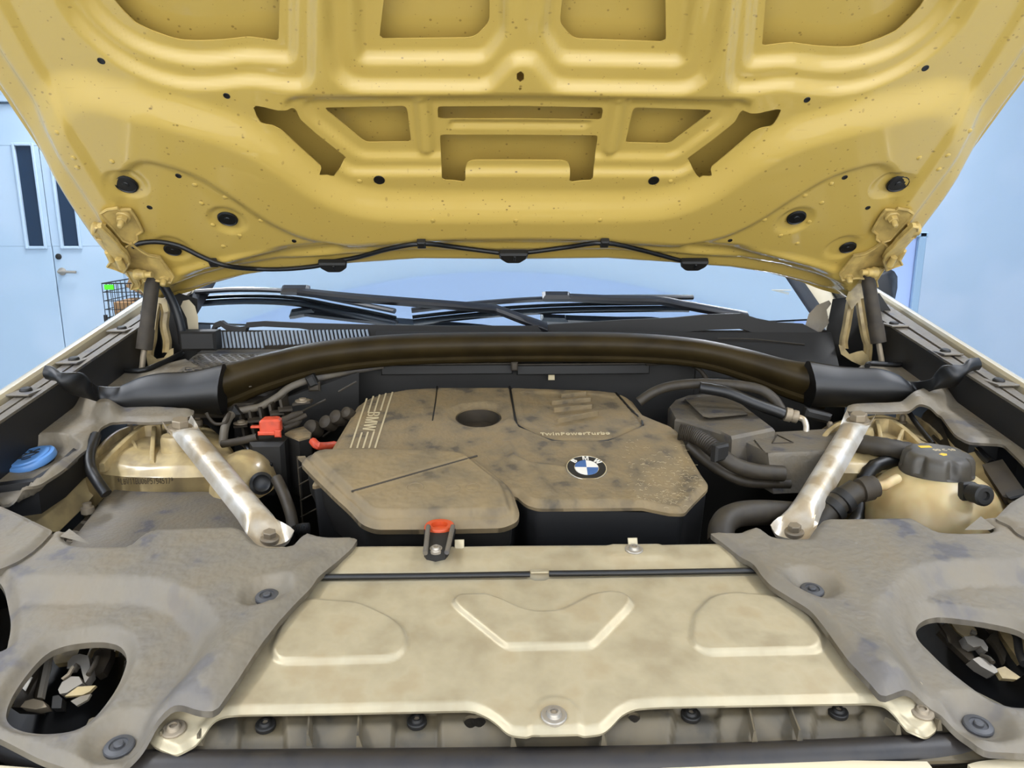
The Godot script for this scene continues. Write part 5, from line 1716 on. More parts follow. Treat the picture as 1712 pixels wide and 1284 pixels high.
# ---------------------------------------------------------------- electrics beside the stamped tower
func build_electrics_side():
	# ribbed black bracket along the bulkhead
	var t := thing("cable_bracket", "dusty black ribbed bracket along the bulkhead under the grey hose", "bracket")
	var m := Maker.new()
	m.hull([at_z(392, 700, 1.22), at_z(470, 668, 1.25), at_z(530, 640, 1.28), at_z(600, 622, 1.30), at_z(600, 700, 1.30), at_z(530, 720, 1.28), at_z(470, 740, 1.25), at_z(392, 760, 1.22)], [at_z(392, 700, 1.25), at_z(470, 668, 1.28), at_z(530, 640, 1.31), at_z(600, 622, 1.33), at_z(600, 700, 1.33), at_z(530, 720, 1.31), at_z(470, 740, 1.28), at_z(392, 760, 1.25)])
	part("plate", m.commit(), M.black_plastic, t)
	for p in [[398, 690], [414, 686], [431, 682], [448, 676], [466, 668]]:
		var r := Maker.new()
		var a := at_z(p[0], p[1], 1.205)
		r.hull([a, a + Vector3(0.004, 0, 0), a + Vector3(0.004, 0, -0.04), a + Vector3(0, 0, -0.04)], [a + Vector3(0.006, -0.04, 0.004), a + Vector3(0.010, -0.04, 0.004), a + Vector3(0.010, -0.04, -0.04), a + Vector3(0.006, -0.04, -0.04)])
		part("rib", r.commit(), M.dusty_black, t)
	for p in [[402, 710], [426, 702], [463, 690], [477, 684]]:
		part("shelf", block(Vector3(0.022, 0.004, 0.026), at_z(p[0], p[1], 1.20), 0.001, Basis(Vector3.UP, 0.3)), M.dusty_black, t)
	for p in [[403, 708], [506, 671]]:
		var n := Maker.new()
		n.lathe([Vector2(0.012, 0), Vector2(0.012, 0.002), Vector2(0.006, 0.0025), Vector2(0.006, 0.005), Vector2(0.0003, 0.0055)], Transform3D(Basis(), at_z(p[0], p[1], 1.19)), 14)
		part("nut", n.commit(), M.dull_bolt, t)
	part("lug", block(Vector3(0.03, 0.004, 0.02), at_z(506, 673, 1.19), 0.001, Basis(Vector3.BACK, 0.15)), M.dusty_black, t)
	# red terminal cap
	var rc := thing("jump_terminal", "small red plastic cap over the jump-start terminal beside the brace", "cap")
	var c := at_z(453, 714, 1.10)
	var b := Maker.new()
	var o := rounded(PackedVector2Array([Vector2(-0.016, -0.012), Vector2(0.016, -0.012), Vector2(0.016, 0.008), Vector2(0.010, 0.014), Vector2(-0.012, 0.014)]), 0.005)
	b.prism(o, 0.022, 0.003, lying(c + Vector3(0, -0.008, 0), Vector3.UP, Vector3(1, 0, -0.12)))
	part("cap", b.commit(), M.red_plastic, rc)
	part("tab", block(Vector3(0.016, 0.003, 0.010), c + Vector3(-0.020, 0.002, 0.004), 0.001), M.red_plastic, rc)
	part("latch", block(Vector3(0.010, 0.011, 0.004), c + Vector3(0.014, -0.006, 0.016), 0.0015), M.red_plastic, rc)
	part("skirt", block(Vector3(0.032, 0.006, 0.006), c + Vector3(0.0, -0.006, 0.013), 0.0015), M.red_plastic, rc)
	var rb := thing("terminal_block", "black terminal housing below the red cap", "housing")
	part("housing", block(Vector3(0.052, 0.085, 0.045), c + Vector3(-0.004, -0.062, -0.004), 0.006), M.black_plastic, rb)
	part("clip", block(Vector3(0.012, 0.05, 0.010), c + Vector3(-0.002, -0.075, 0.022), 0.002), M.engine_side, rb)
	part("arm", pipe([c + Vector3(-0.02, -0.014, 0.005), c + Vector3(-0.045, -0.02, 0.004), c + Vector3(-0.075, -0.026, 0.0)], 0.006, 4, 8), M.dusty_black, rb)
	var sb := thing("sensor_box", "black box with a dusty brown triangular top next to the red cap", "box")
	var top := [[476, 728], [488, 721], [507, 716], [521, 727], [519, 733], [500, 738]]
	var u := []
	var d := []
	for p in top:
		var q := at_y(p[0], p[1], 1.075)
		u.append(q)
		d.append(q + Vector3(0, -0.09, 0))
	var sbm := Maker.new()
	sbm.hull(d, u)
	part("body", sbm.commit(), M.black_plastic, sb)
	var tp := Maker.new()
	var u2 := []
	for q in u:
		u2.append(q + Vector3(0, 0.003, 0))
	tp.hull(u, u2)
	part("dusty_top", tp.commit(), M.engine_dust, sb)
	solo("red_lead", pipe([at_z(523, 738, 1.05), at_z(531, 745, 1.04), at_z(545, 746, 1.06), at_z(560, 744, 1.08)], 0.006, 5, 8), M.red_plastic, "short red lead between the sensor box and the striped cover", "cable")
	for q in [[[470, 705, 490, 695, 505, 690], "dusty cable boot nearest behind the red cap"], [[472, 708, 490, 703, 512, 694], "dusty cable boot in the middle behind the red cap"], [[474, 716, 494, 708, 502, 703], "dusty cable boot in front of its neighbours behind the red cap"]]:
		var p: Array = q[0]
		var cb := Maker.new()
		cb.tube(spline([at_z(p[0], p[1], 1.13), at_z(p[2], p[3], 1.14), at_z(p[4], p[5], 1.15)], 4), [0.0065, 0.006, 0.0055, 0.005, 0.0055, 0.005, 0.0045, 0.004, 0.0035], 10)
		solo("cable_boot", cb.commit(60), M.dusty_black, q[1], "cable boot", "cable boots behind the red cap")
	for q in [[[520, 715, 0.014], "round dusty knob nearest the striped cover edge, lowest of its row"], [[545, 706, 0.012], "round dusty knob in the middle of the row behind the striped cover"], [[562, 697, 0.012], "round dusty knob under the topmost of the row"], [[580, 690, 0.010], "topmost dusty knob beside the striped cover"]]:
		var p: Array = q[0]
		var k := Maker.new()
		k.lathe([Vector2(p[2] * 0.8, -0.02), Vector2(p[2], -0.004), Vector2(p[2] * 0.9, 0.004), Vector2(p[2] * 0.4, 0.007), Vector2(0.0003, 0.0075)], facing(at_z(p[0], p[1], 1.17), Vector3(-0.4, 0.5, 0.7)), 16)
		solo("dusty_knob", k.commit(50), M.dusty_black, q[1], "knob", "dusty knobs beside the striped cover")
	var wires := [[[[540, 730], [556, 718], [575, 708]], "fine wire arching behind the striped cover corner"], [[[500, 690], [520, 680], [545, 668]], "fine wire running up from the bracket lug"], [[[566, 655], [578, 648], [596, 638]], "fine wire near the top of the bulkhead"]]
	for q in wires:
		var pts := []
		for p in q[0]:
			pts.append(at_z(p[0], p[1], 1.2))
		solo("fine_wire", pipe(pts, 0.0018, 5, 6), M.hose_rubber, q[1], "wire")
	solo("harness", pipe([at_z(398, 735, 1.12), at_z(412, 745, 1.10), at_z(420, 762, 1.08), at_z(424, 775, 1.05)], 0.005, 5, 8), M.black_rubber, "black harness dropping beside the red cap housing", "cable")
	solo("mesh_sleeve", pipe([at_z(462, 800, 1.0), at_z(474, 825, 0.98), at_z(486, 860, 0.95), at_z(492, 900, 0.93)], 0.008, 6, 12), M.hose_rubber, "dusty woven sleeve dropping between the brace and the air box", "cable")
	var line := spline([at_z(480, 905, 0.86), at_z(488, 892, 0.87), at_z(502, 886, 0.875), at_z(516, 885, 0.88)], 14)
	var rad := []
	for i in line.size():
		rad.append(0.0085 if i % 2 == 0 else 0.0070)
	var cs := Maker.new()
	cs.tube(line, rad, 12)
	solo("corrugated_sleeve", cs.commit(20), M.black_rubber, "short black corrugated sleeve at the foot of the brace by the air box", "hose")
	solo("tower_cable", pipe([at_z(160, 728, 1.06), at_z(150, 760, 1.02), at_z(152, 785, 1.0), at_z(163, 805, 0.98), at_z(178, 826, 0.97)], 0.0075, 6, 10), M.black_rubber, "black cable curving down beside the stamped tower behind the blue cap", "cable")
	# grey hose dropping from the bulkhead line
	solo("drain_hose", pipe([at_z(394, 688, 1.20), at_z(383, 698, 1.18), at_z(376, 715, 1.16), at_z(373, 742, 1.14), at_z(372, 775, 1.11)], 0.0068, 6, 12), M.grey_plastic, "grey hose dropping in front of the stamped tower's rear edge", "hose")
	solo("hose_end", pipe([at_z(372, 772, 1.11), at_z(374, 792, 1.10)], 0.0078, 2, 12), M.black_rubber, "black sleeve on the lower end of the grey hose", "sleeve")
	for p in [[[[345, 690], [352, 702], [362, 709], [378, 706], [384, 690]], "bent black retaining wire between brace bolt and grey hose"]]:
		var pts := []
		for q in p[0]:
			pts.append(at_z(q[0], q[1], 1.16))
		solo("retaining_wire", pipe(pts, 0.0028, 5, 6), M.dusty_black, p[1], "wire")

# ---------------------------------------------------------------- bulkhead, seal, cowl, windshield, wipers
const SEAL := [[-0.002, 0.0], [0.006, 0.05], [0.010, 0.16], [0.006, 0.24], [0.014, 0.32], [0.026, 0.46], [0.031, 0.62], [0.029, 0.78], [0.020, 0.91], [0.008, 0.98], [-0.004, 1.0], [-0.018, 0.97], [-0.030, 0.86], [-0.032, 0.4], [-0.032, 0.0]]

func seal_run(stations: Array, flat_face := false) -> ArrayMesh:
	var tops := []
	var bots := []
	for s in stations:
		tops.append(at_z(s[0], s[1], s[4]))
		bots.append(at_z(s[2], s[3], s[4]))
	tops = spline(tops, 5)
	bots = spline(bots, 5)
	var rings := []
	for i in tops.size():
		var ring := PackedVector3Array()
		var h: float = tops[i].distance_to(bots[i])
		var w := clampf(h / 0.06, 0.35, 1.25)
		for q in SEAL:
			var f: float = q[0] * (0.75 if flat_face else 1.0) * w
			if flat_face:
				f = 0.020 * w * sin(PI * clampf(q[1], 0.02, 0.99)) if q[0] > 0.0 else q[0] * w * 0.6
			ring.append(bots[i].lerp(tops[i], q[1]) + Vector3(0, 0, f))
		rings.append(ring)
	var m := Maker.new()
	m.loft(rings)
	return m.commit(60)

const G0 := Vector3(0, 1.186, -1.50)           # middle of the windshield's lower edge
func glass_pt(x: float, s: float, up := 0.0) -> Vector3:
	var n := Vector3(0, 0.857, 0.515)
	return G0 + Vector3(x, 0.515 * s, -0.857 * s - 0.22 * x * x) + n * up

func on_glass(px: float, py: float, up := 0.0) -> Vector3:
	var n := Vector3(0, 0.857, 0.515)
	var x := 0.0
	var p := Vector3.ZERO
	for i in 5:
		p = on_plane(px, py, G0 + Vector3(0, 0, -0.22 * x * x) + n * up, n)
		x = p.x
	return p

func build_bulkhead():
	# dark bay interior that closes the gaps
	var under := thing("undertray", "dusty grey plastic tray closing the bottom of the engine bay", "undertray")
	part("tray", block(Vector3(1.44, 0.012, 1.16), Vector3(0, 0.66, -0.98), 0.003), M.grey_plastic, under)
	for sd_ in [-1, 1]:
		part("side_wall", block(Vector3(0.012, 0.26, 1.16), Vector3(sd_ * 0.715, 0.79, -0.98), 0.003), M.dusty_black, under)
	part("front_wall", block(Vector3(1.42, 0.30, 0.012), Vector3(0, 0.81, -0.50), 0.003), M.dusty_black, under)
	var w := Maker.new()
	w.box(Vector3(0.66, 0.50, 0.02), 0.004, Transform3D(Basis(), Vector3(0.02, 0.92, -1.385)))
	w.box(Vector3(1.30, 0.43, 0.02), 0.004, Transform3D(Basis(), Vector3(0.0, 0.885, -1.387)))
	solo("bulkhead", w.commit(), M.black_plastic, "black bulkhead wall behind the engine under the long rubber seal", "bulkhead")
	# seal in three pieces
	var t := thing("bulkhead_seal", "long arched black rubber seal across the back of the engine bay", "seal")
	part("seal", seal_run([[352, 617, 352, 694, 1.215], [400, 603, 400, 676, 1.235], [440, 592, 440, 658, 1.25], [520, 574, 520, 632, 1.28], [600, 564, 600, 618, 1.30], [700, 558, 700, 610, 1.32], [856, 556, 856, 606, 1.33], [1000, 556, 1000, 606, 1.33], [1100, 560, 1100, 609, 1.32], [1180, 569, 1180, 618, 1.30], [1250, 584, 1250, 640, 1.28], [1320, 602, 1320, 668, 1.255], [1375, 610, 1375, 686, 1.235]]), M.seal_rubber, t)
	t = thing("seal_end", "black rubber end of the long seal resting on the ledge by the blue cap", "seal", "end pieces of the long seal")
	part("end_piece", seal_run([[372, 609, 372, 695, 1.19], [320, 621, 320, 694, 1.185], [270, 624, 280, 696, 1.18], [234, 631, 243, 694, 1.175], [206, 643, 208, 693, 1.17], [196, 647, 190, 688, 1.165], [165, 646, 176, 677, 1.16], [153, 641, 150, 668, 1.13], [143, 630, 131, 663, 1.12], [131, 623, 116, 658, 1.11], [108, 623, 104, 650, 1.10], [98, 621, 94, 638, 1.10], [86, 613, 84, 636, 1.105], [75, 611, 76, 634, 1.105]], true), M.black_rubber, t)
	t = thing("seal_end", "black rubber end of the long seal resting on the ledge past the coolant tank", "seal", "end pieces of the long seal")
	part("end_piece", seal_run([[1354, 604, 1354, 682, 1.21], [1400, 612, 1400, 681, 1.205], [1440, 615, 1450, 682, 1.20], [1473, 617, 1490, 681, 1.195], [1502, 626, 1522, 678, 1.19], [1522, 638, 1538, 666, 1.185], [1557, 634, 1551, 656, 1.15], [1569, 621, 1573, 650, 1.14], [1582, 611, 1598, 646, 1.13], [1610, 610, 1612, 630, 1.125], [1622, 600, 1624, 621, 1.13], [1637, 598, 1637, 619, 1.135]], true), M.black_rubber, t)
	# flat clips where the seal meets the towers
	for k in 2:
		var pts: Array = [[[228, 699], [262, 701], [285, 692], [300, 690], [292, 698], [270, 704], [244, 703]], [[1420, 682], [1440, 684], [1480, 684], [1530, 679], [1522, 686], [1480, 690], [1442, 688]]][k]
		var a := []
		var b := []
		for p in pts:
			a.append(at_z(p[0], p[1], 1.165))
			b.append(at_z(p[0], p[1], 1.165) + Vector3(0, -0.004, -0.004))
		var m := Maker.new()
		m.hull(b, a)
		var cl := thing("seal_flange", ["narrow grey flange with a dark nut behind the stamped tower's brace bolt", "narrow grey flange with a dark nut behind the brace bolt beside the coolant tank"][k], "flange")
		part("flange", m.commit(), M.grey_plastic, cl)
		var nq := at_z([265, 1456][k], [699, 685][k], 1.15)
		var n := Maker.new()
		n.lathe([Vector2(0.008, 0), Vector2(0.008, 0.003), Vector2(0.005, 0.0045), Vector2(0.0003, 0.005)], Transform3D(Basis(), nq), 12)
		part("nut", n.commit(), M.black_plastic, cl)
	# line along the bulkhead under the seal
	t = thing("bulkhead_rail", "long thin dark rail with a pale upper edge under the rubber seal", "rail")
	var y0 := at_z(860, 609, 1.355)
	for s in [[637, 857], [864, 1086]]:
		var a := at_z(s[0], 609, 1.345)
		var b := at_z(s[1], 608, 1.345)
		part("rail", block(Vector3(b.x - a.x, 0.019, 0.012), (a + b) / 2 + Vector3(0, -0.010, -0.002), 0.002), M.black_plastic, t)
		part("edge_strip", block(Vector3(b.x - a.x, 0.0028, 0.006), (a + b) / 2 + Vector3(0, 0.001, 0.004), 0.0008), M.hose_rubber, t)
	part("clip", block(Vector3(0.012, 0.016, 0.012), at_z(860, 612, 1.33), 0.002), M.dusty_black, t)
	solo("bulkhead_hose", pipe([at_z(394, 688, 1.20), at_z(415, 684, 1.21), at_z(437, 679, 1.22), at_z(464, 663, 1.235), at_z(484, 648, 1.25), at_z(514, 636, 1.27), at_z(545, 629, 1.29), at_z(590, 620, 1.32), at_z(640, 611, 1.34)], 0.0062, 6, 12), M.grey_plastic, "grey hose rising along the bulkhead from the stamped tower to the thin rail", "hose")
	var cp := thing("hose_holder", "black holder clipped round the rising grey hose", "clip")
	part("clip", block(Vector3(0.016, 0.020, 0.018), at_z(522, 636, 1.26), 0.003, Basis(Vector3.BACK, 0.4)), M.black_plastic, cp)
	part("foot", block(Vector3(0.020, 0.016, 0.012), at_z(526, 646, 1.26), 0.003), M.dusty_black, cp)
	solo("hose_joint", block(Vector3(0.012, 0.018, 0.018), at_z(394, 688, 1.195), 0.004, Basis(Vector3.BACK, 0.6)), M.black_plastic, "black joint at the bend of the grey hose", "joint")
	solo("bulkhead_pipe", pipe([at_z(1080, 608, 1.34), at_z(1120, 606, 1.34), at_z(1150, 608, 1.335), at_z(1168, 617, 1.33), at_z(1178, 628, 1.325), at_z(1184, 640, 1.32)], 0.0042, 6, 10), M.dusty_black, "thin dusty pipe bending down at the end of the rail by the vent hose", "pipe")
	solo("paper_tag", block(Vector3(0.012, 0.010, 0.002), at_z(922, 631, 1.35), 0.0006), M.pale_print, "tiny cream tag on the black bulkhead", "tag")
	build_cowl()
	build_windshield()

func build_cowl():
	var t := thing("scuttle", "black wavy-edged cowl panel with a row of pale slats below the windshield", "cowl panel")
	var zz := 1.45
	var up := [[300, 556], [352, 552], [358, 540], [368, 536], [378, 543], [398, 547], [410, 545], [412, 539], [440, 537], [500, 540], [620, 543], [760, 545], [880, 545], [960, 540], [1040, 535], [1130, 531], [1180, 526], [1240, 524], [1265, 532], [1300, 539], [1342, 541], [1366, 554], [1400, 575]]
	var low := []
	for i in range(up.size() - 1, -1, -1):
		low.append([up[i][0], up[i][1] + (9 if up[i][0] < 610 else 26)])
	var a := []
	var b := []
	for p in up + low:
		a.append(at_z(p[0], p[1], zz))
		b.append(at_z(p[0], p[1], zz) + Vector3(0, -0.002, -0.02))
	var m := Maker.new()
	m.hull(b, a)
	part("edge", m.commit(), M.black_plastic, t)
	m = Maker.new()
	m.hull([at_z(300, 552, zz + 0.10), at_z(640, 552, zz + 0.10), at_z(1400, 552, zz + 0.10), at_z(1400, 640, zz + 0.10), at_z(300, 640, zz + 0.10)], [at_z(300, 552, zz + 0.11), at_z(640, 552, zz + 0.11), at_z(1400, 552, zz + 0.11), at_z(1400, 640, zz + 0.11), at_z(300, 640, zz + 0.11)])
	part("backing", m.commit(), M.dusty_black, t)
	m = Maker.new()
	var q0 := at_z(628, 553, zz)
	var q1 := at_z(1390, 556, zz)
	m.hull([q0, q1, q1 + Vector3(0, -0.08, 0.06), q0 + Vector3(0, -0.08, 0.06)], [q0 + Vector3(0, 0, -0.01), q1 + Vector3(0, 0, -0.01), q1 + Vector3(0, -0.09, 0.05), q0 + Vector3(0, -0.09, 0.05)])
	part("apron", m.commit(), M.black_plastic, t)
	part("apron_edge", pipe([at_z(1200, 566, zz - 0.02), at_z(1260, 567, zz - 0.02), at_z(1345, 576, zz - 0.02)], 0.0014, 4, 6), M.hose_rubber, t)
	for i in 39:
		var px := 362.0 + 6.6 * i
		var dy := -8.0 * i / 39.0 if i > 11 else 2.0
		var p := at_z(px, 554 + dy * 0.4, zz - 0.004)
		var q := at_z(px + 4.5, 580 + dy, zz - 0.012)
		var s := Maker.new()
		s.box(Vector3(0.0046, p.distance_to(q), 0.005), 0.0012, Transform3D(Basis.looking_at(Vector3(0, -0.25, -1), (p - q).normalized()), (p + q) / 2))
		part("slat", s.commit(), M.slat_plastic, t)
	part("end_block", block(Vector3(0.066, 0.036, 0.04), at_z(336, 568, 1.42), 0.004), M.black_plastic, t)
	# filter grille with honeycomb openings
	var y := 1.135
	var g := thing("filter_grille", "grey honeycomb air grille tucked behind the rubber seal", "grille")
	var o := []
	for p in [[286, 628], [316, 598], [332, 585], [352, 582], [480, 581], [520, 590], [420, 640], [300, 640]]:
		var q := at_y(p[0], p[1], y)
		o.append(Vector2(q.x, q.z))
	var po := poly(rounded(PackedVector2Array(o), 0.012))
	var inn := []
	for p in [[298, 628], [322, 600], [334, 592], [440, 592], [440, 640], [300, 640]]:
		var q := at_y(p[0], p[1], y)
		inn.append(Vector2(q.x, q.z))
	var pin := poly(PackedVector2Array(inn))
	var hexes := func(q: Vector2) -> float:
		var d := sd(q, po)
		var e := sd(q, pin)
		if e < 0.0:
			var best := 1.0
			var cw := 0.0170
			var rw := 0.0147
			var row: float = round(q.y / rw)
			for j in [-1, 0, 1]:
				var r: float = row + j
				var off: float = 0.5 * cw if int(absf(r)) % 2 == 1 else 0.0
				var cx: float = (round((q.x - off) / cw)) * cw + off
				var v := Vector2(q.x - cx, q.y - r * rw).abs()
				best = minf(best, maxf(v.x, v.x * 0.5 + v.y * 0.866))
			d = maxf(d, maxf(0.0062 - best, e))
			if best < 0.0062:
				d = 0.0062 - best
		return d
	part("grille", sheet(hexes, po.lo - Vector2(0.005, 0.005), po.hi + Vector2(0.005, 0.005), 0.0019, func(q): return Vector3(q.x, y - 0.004 * blend(-0.008, 0.0, sd(q, po)), q.y), Vector3.UP, 0.004), M.grey_plastic, g)
	var bd := []
	var bu := []
	for q in po.p:
		bd.append(Vector3(q.x * 1.0, y - 0.06, q.y))
		bu.append(Vector3(q.x * 1.0, y - 0.035, q.y))
	var bm := Maker.new()
	bm.hull(bd, bu)
	part("tray", bm.commit(), M.dusty_black, g)

func build_windshield():
	var t := thing("windshield", "wide pale blue reflecting windshield under the raised hood", "windshield")
	part("glass", sheet(func(q): return maxf(absf(q.x) - (0.69 - 0.10 * q.y), maxf(-q.y, q.y - 0.95)), Vector2(-0.84, -0.02), Vector2(0.84, 0.98), 0.03, func(q): return glass_pt(q.x, q.y), Vector3(0, 0.857, 0.515), 0.005), M.windshield_glass, t)
	for s in [-1, 1]:
		var pts := []
		for i in 12:
			pts.append(glass_pt(s * (0.69 - 0.10 * 0.95 * i / 11.0), 0.95 * i / 11.0, 0.001))
		var m := Maker.new()
		m.tube(pts, 0.022, 8, 0.2)
		part("dark_border", m.commit(), M.wiper_black, t)
		var pil := Maker.new()
		var pp := []
		for i in 12:
			pp.append(glass_pt(s * (0.735 - 0.10 * 0.95 * i / 11.0), -0.05 + 1.0 * i / 11.0, -0.006))
		pil.tube(pp, 0.034, 12, 0.6)
		solo("windshield_post", pil.commit(60), M.body_paint, ["cream windshield post on the blue cap side", "cream windshield post on the coolant tank side"][0 if s < 0 else 1], "post")
	part("rectangle", block(Vector3(0.045, 0.0006, 0.005), on_glass(1306, 485, 0.002), 0.0001, Basis(Vector3.RIGHT, -0.54)), M.white_print, t, "small pale sticker")  # small pale rectangle lying on the glass
	# wipers
	for k in 2:
		var w := thing("wiper", ["wiper pivoting near the middle of the cowl, its blade towards the blue cap side", "wiper across the middle of the windshield pivoting towards the coolant tank side"][k], "wiper")
		var blade: Array = [[[328, 488], [400, 484], [486, 487], [560, 500], [660, 520]], [[688, 519], [790, 508], [905, 500], [1040, 497], [1158, 497]]][k]
		var bl := []
		for p in blade:
			bl.append(on_glass(p[0], p[1], 0.016))
		var m := Maker.new()
		m.tube(spline(bl, 5), 0.0075, 8, 0.75)
		part("blade", m.commit(), M.wiper_black, w)
		var lip := []
		for p in blade:
			lip.append(on_glass(p[0], p[1] + 1, 0.008))
		m = Maker.new()
		m.tube(spline(lip, 5), 0.004, 6)
		part("rubber_lip", m.commit(), M.black_rubber, w)
		var arm: Array = [[[486, 485], [520, 489], [600, 497], [700, 505], [815, 514], [835, 518], [870, 531], [915, 547]], [[915, 494], [960, 497], [1040, 500], [1100, 501], [1140, 508], [1190, 517], [1250, 528]]][k]
		var al := []
		for p in arm:
			al.append(on_glass(p[0], p[1], 0.030))
		al = spline(al, 4)
		var rings := []
		for i in al.size():
			var kk := i / float(al.size() - 1)
			var wd := lerpf(0.008, 0.0125, kk)
			var ring := PackedVector3Array()
			for c in [[-1, -0.006], [1, -0.006], [1, 0.002], [0.5, 0.006], [-0.5, 0.006], [-1, 0.002]]:
				ring.append(al[i] + Vector3(0, 0.515, -0.857) * c[0] * wd + Vector3(0, 0.857, 0.515) * c[1])
			rings.append(ring)
		m = Maker.new()
		m.loft(rings)
		part("arm", m.commit(), M.wiper_black, w)
		var hp := on_glass([494, 930][k], [485, 496][k], 0.030)
		m = Maker.new()
		m.box(Vector3(0.058, 0.024, 0.018), 0.006, lying(hp, Vector3(0, 0.857, 0.515), Vector3(1, -0.02, 0)))
		part("adapter", m.commit(), M.wiper_black, w)

# ---------------------------------------------------------------- fenders, ledges, hinges, gas struts
func run_line(a: Array, b: Array, up: float, k: float) -> Vector3:
	var p := on(RAIL, a[0], a[1], up)
	var q := on(RAIL, b[0], b[1], up)
	var t := (q - p) / absf(q.z - p.z)
	return p + t * (k - absf(p.z))

func build_fenders():
	for k in 2:
		var A: Array = [[[0, 704], [232, 547]], [[1712, 685], [1546, 580]]][k]
		var B: Array = [[[0, 680], [202, 546]], [[1712, 661], [1591, 580]]][k]
		var C: Array = [[[0, 668], [189, 541]], [[1712, 648], [1604, 579]]][k]
		var s := -1.0 if k == 0 else 1.0
		var ledge := []
		var wall := []
		var skin := []
		for i in 15:
			var z := lerpf(0.50, 1.78, i / 14.0)
			var a := run_line(A[0], A[1], 0.0, z)
			var b := run_line(B[0], B[1], 0.0, z)
			var c := run_line(C[0], C[1], 0.004, z)
			var m1 := a.lerp(b, 0.42)
			var m2 := a.lerp(b, 0.55)
			ledge.append(PackedVector3Array([a + Vector3(0, -0.006, 0), a, m1, m1 + Vector3(0, -0.004, 0), m2 + Vector3(0, -0.004, 0), m2, b, b + Vector3(0, -0.006, 0)]))
			wall.append(PackedVector3Array([a + Vector3(-s * 0.002, -0.004, 0), a + Vector3(s * 0.006, -0.004, 0), a + Vector3(s * 0.02, -0.26, 0), a + Vector3(-s * 0.0, -0.26, 0)]))
			skin.append(PackedVector3Array([c + Vector3(0, -0.035, 0), c + Vector3(0, -0.001, 0), c + Vector3(s * 0.003, 0.004, 0), c + Vector3(s * 0.009, 0.005, 0), c + Vector3(s * 0.016, 0.003, 0), c + Vector3(s * 0.032, -0.012, 0), c + Vector3(s * 0.050, -0.05, 0), c + Vector3(s * 0.07, -0.25, 0), c + Vector3(s * 0.06, -0.25, 0), c + Vector3(s * 0.02, -0.035, 0)]))
		var nm: String = ["on the blue cap side", "on the coolant tank side"][k]
		var m := Maker.new()
		m.loft(skin)
		solo("fender", m.commit(30), M.body_paint, "cream fender with a rounded upper edge " + nm, "fender", "fenders")
		m = Maker.new()
		m.loft(ledge)
		var t := thing("fender_ledge", "dark grooved ledge with push clips along the fender " + nm, "ledge", "fender ledges")
		part("ledge", m.commit(20), M.grey_plastic, t)
		m = Maker.new()
		m.loft(wall)
		part("inner_wall", m.commit(20), M.engine_side, t)
		m = Maker.new()
		var g := []
		for i in 15:
			var z := lerpf(0.50, 1.78, i / 14.0)
			var b := run_line(B[0], B[1], 0.0, z)
			var c := run_line(C[0], C[1], 0.0, z)
			g.append(PackedVector3Array([b + Vector3(0, -0.012, 0), c + Vector3(0, -0.012, 0), c + Vector3(0, -0.02, 0), b + Vector3(0, -0.02, 0)]))
		m.loft(g)
		part("gap_floor", m.commit(20), M.dusty_black, t)
		for p in ([[44, 655], [124, 603], [204, 551]] if k == 0 else [[1669, 639], [1580, 589], [1494, 543]]):
			var q := on(RAIL, p[0], p[1], 0.0)
			var n := Maker.new()
			n.box(Vector3(0.034, 0.003, 0.05), 0.001, Transform3D(Basis(), q))
			part("clip_seat", n.commit(), M.grey_plastic, t)
			n = Maker.new()
			n.lathe([Vector2(0.0085, 0), Vector2(0.0085, 0.004), Vector2(0.0065, 0.006), Vector2(0.0003, 0.0063)], facing(q, Vector3(0, 0.989, 0.148)), 16)
			part("push_clip", n.commit(), M.black_plastic, t)
		# grey cowl cover at the side, falling towards the front
		var drop := -0.052
		var o: Array = [[[-120, 830], [0, 758], [24, 737], [50, 708], [75, 678], [103, 662], [165, 668], [200, 672], [325, 680], [322, 690], [288, 699], [243, 701], [209, 699], [182, 702], [168, 709], [159, 724], [150, 742], [135, 752], [105, 780], [64, 806], [30, 808], [0, 814], [-120, 900]],
			[[1415, 683], [1418, 672], [1520, 668], [1560, 652], [1610, 646], [1640, 662], [1655, 680], [1672, 705], [1712, 727], [1850, 800], [1850, 880], [1760, 812], [1730, 790], [1712, 770], [1700, 758], [1678, 737], [1620, 734], [1598, 722], [1590, 712], [1574, 690], [1560, 684], [1535, 682], [1480, 684]]][k]
		var po := poly(rounded(flat(RAIL, o, drop), 0.008, 4))
		var hump := poly(rounded(flat(RAIL, [[[135, 640], [170, 640], [200, 690], [186, 700], [140, 690], [132, 670]], [[1520, 640], [1580, 640], [1590, 672], [1560, 684], [1530, 684], [1515, 672]]][k], drop), 0.02))
		var pit := poly(rounded(flat(RAIL, [[[10, 740], [56, 728], [84, 725], [112, 727], [127, 738], [133, 745], [120, 755], [90, 772], [60, 800], [-120, 850], [-120, 790]], [[2000, 2000], [2001, 2000], [2000, 2001]]][k], drop), 0.012))
		var tilt_at := Vector2.ZERO
		var rel := func(q: Vector2) -> Vector3:
			var d := sd(q, po)
			var h := drop + 0.016 * blend(0.012, -0.012, sd(q, hump)) - 0.005 * blend(-0.008, 0.0, d)
			h -= 0.020 * blend(0.003, -0.004, sd(q, pit))
			return lift(RAIL, q.x, q.y, h)
		var cv := thing("cowl_cover", "grey plastic side cover under the seal end " + ["holding the blue cap", "past the coolant tank"][k], "plastic cover")
		part("cover", sheet(func(q): return sd(q, po), po.lo - Vector2(0.01, 0.01), po.hi + Vector2(0.01, 0.01), 0.004, rel, Vector3.UP, 0.004), M.cover_plastic, cv)
		# dark apron below it
		var ap := []
		var ap2 := []
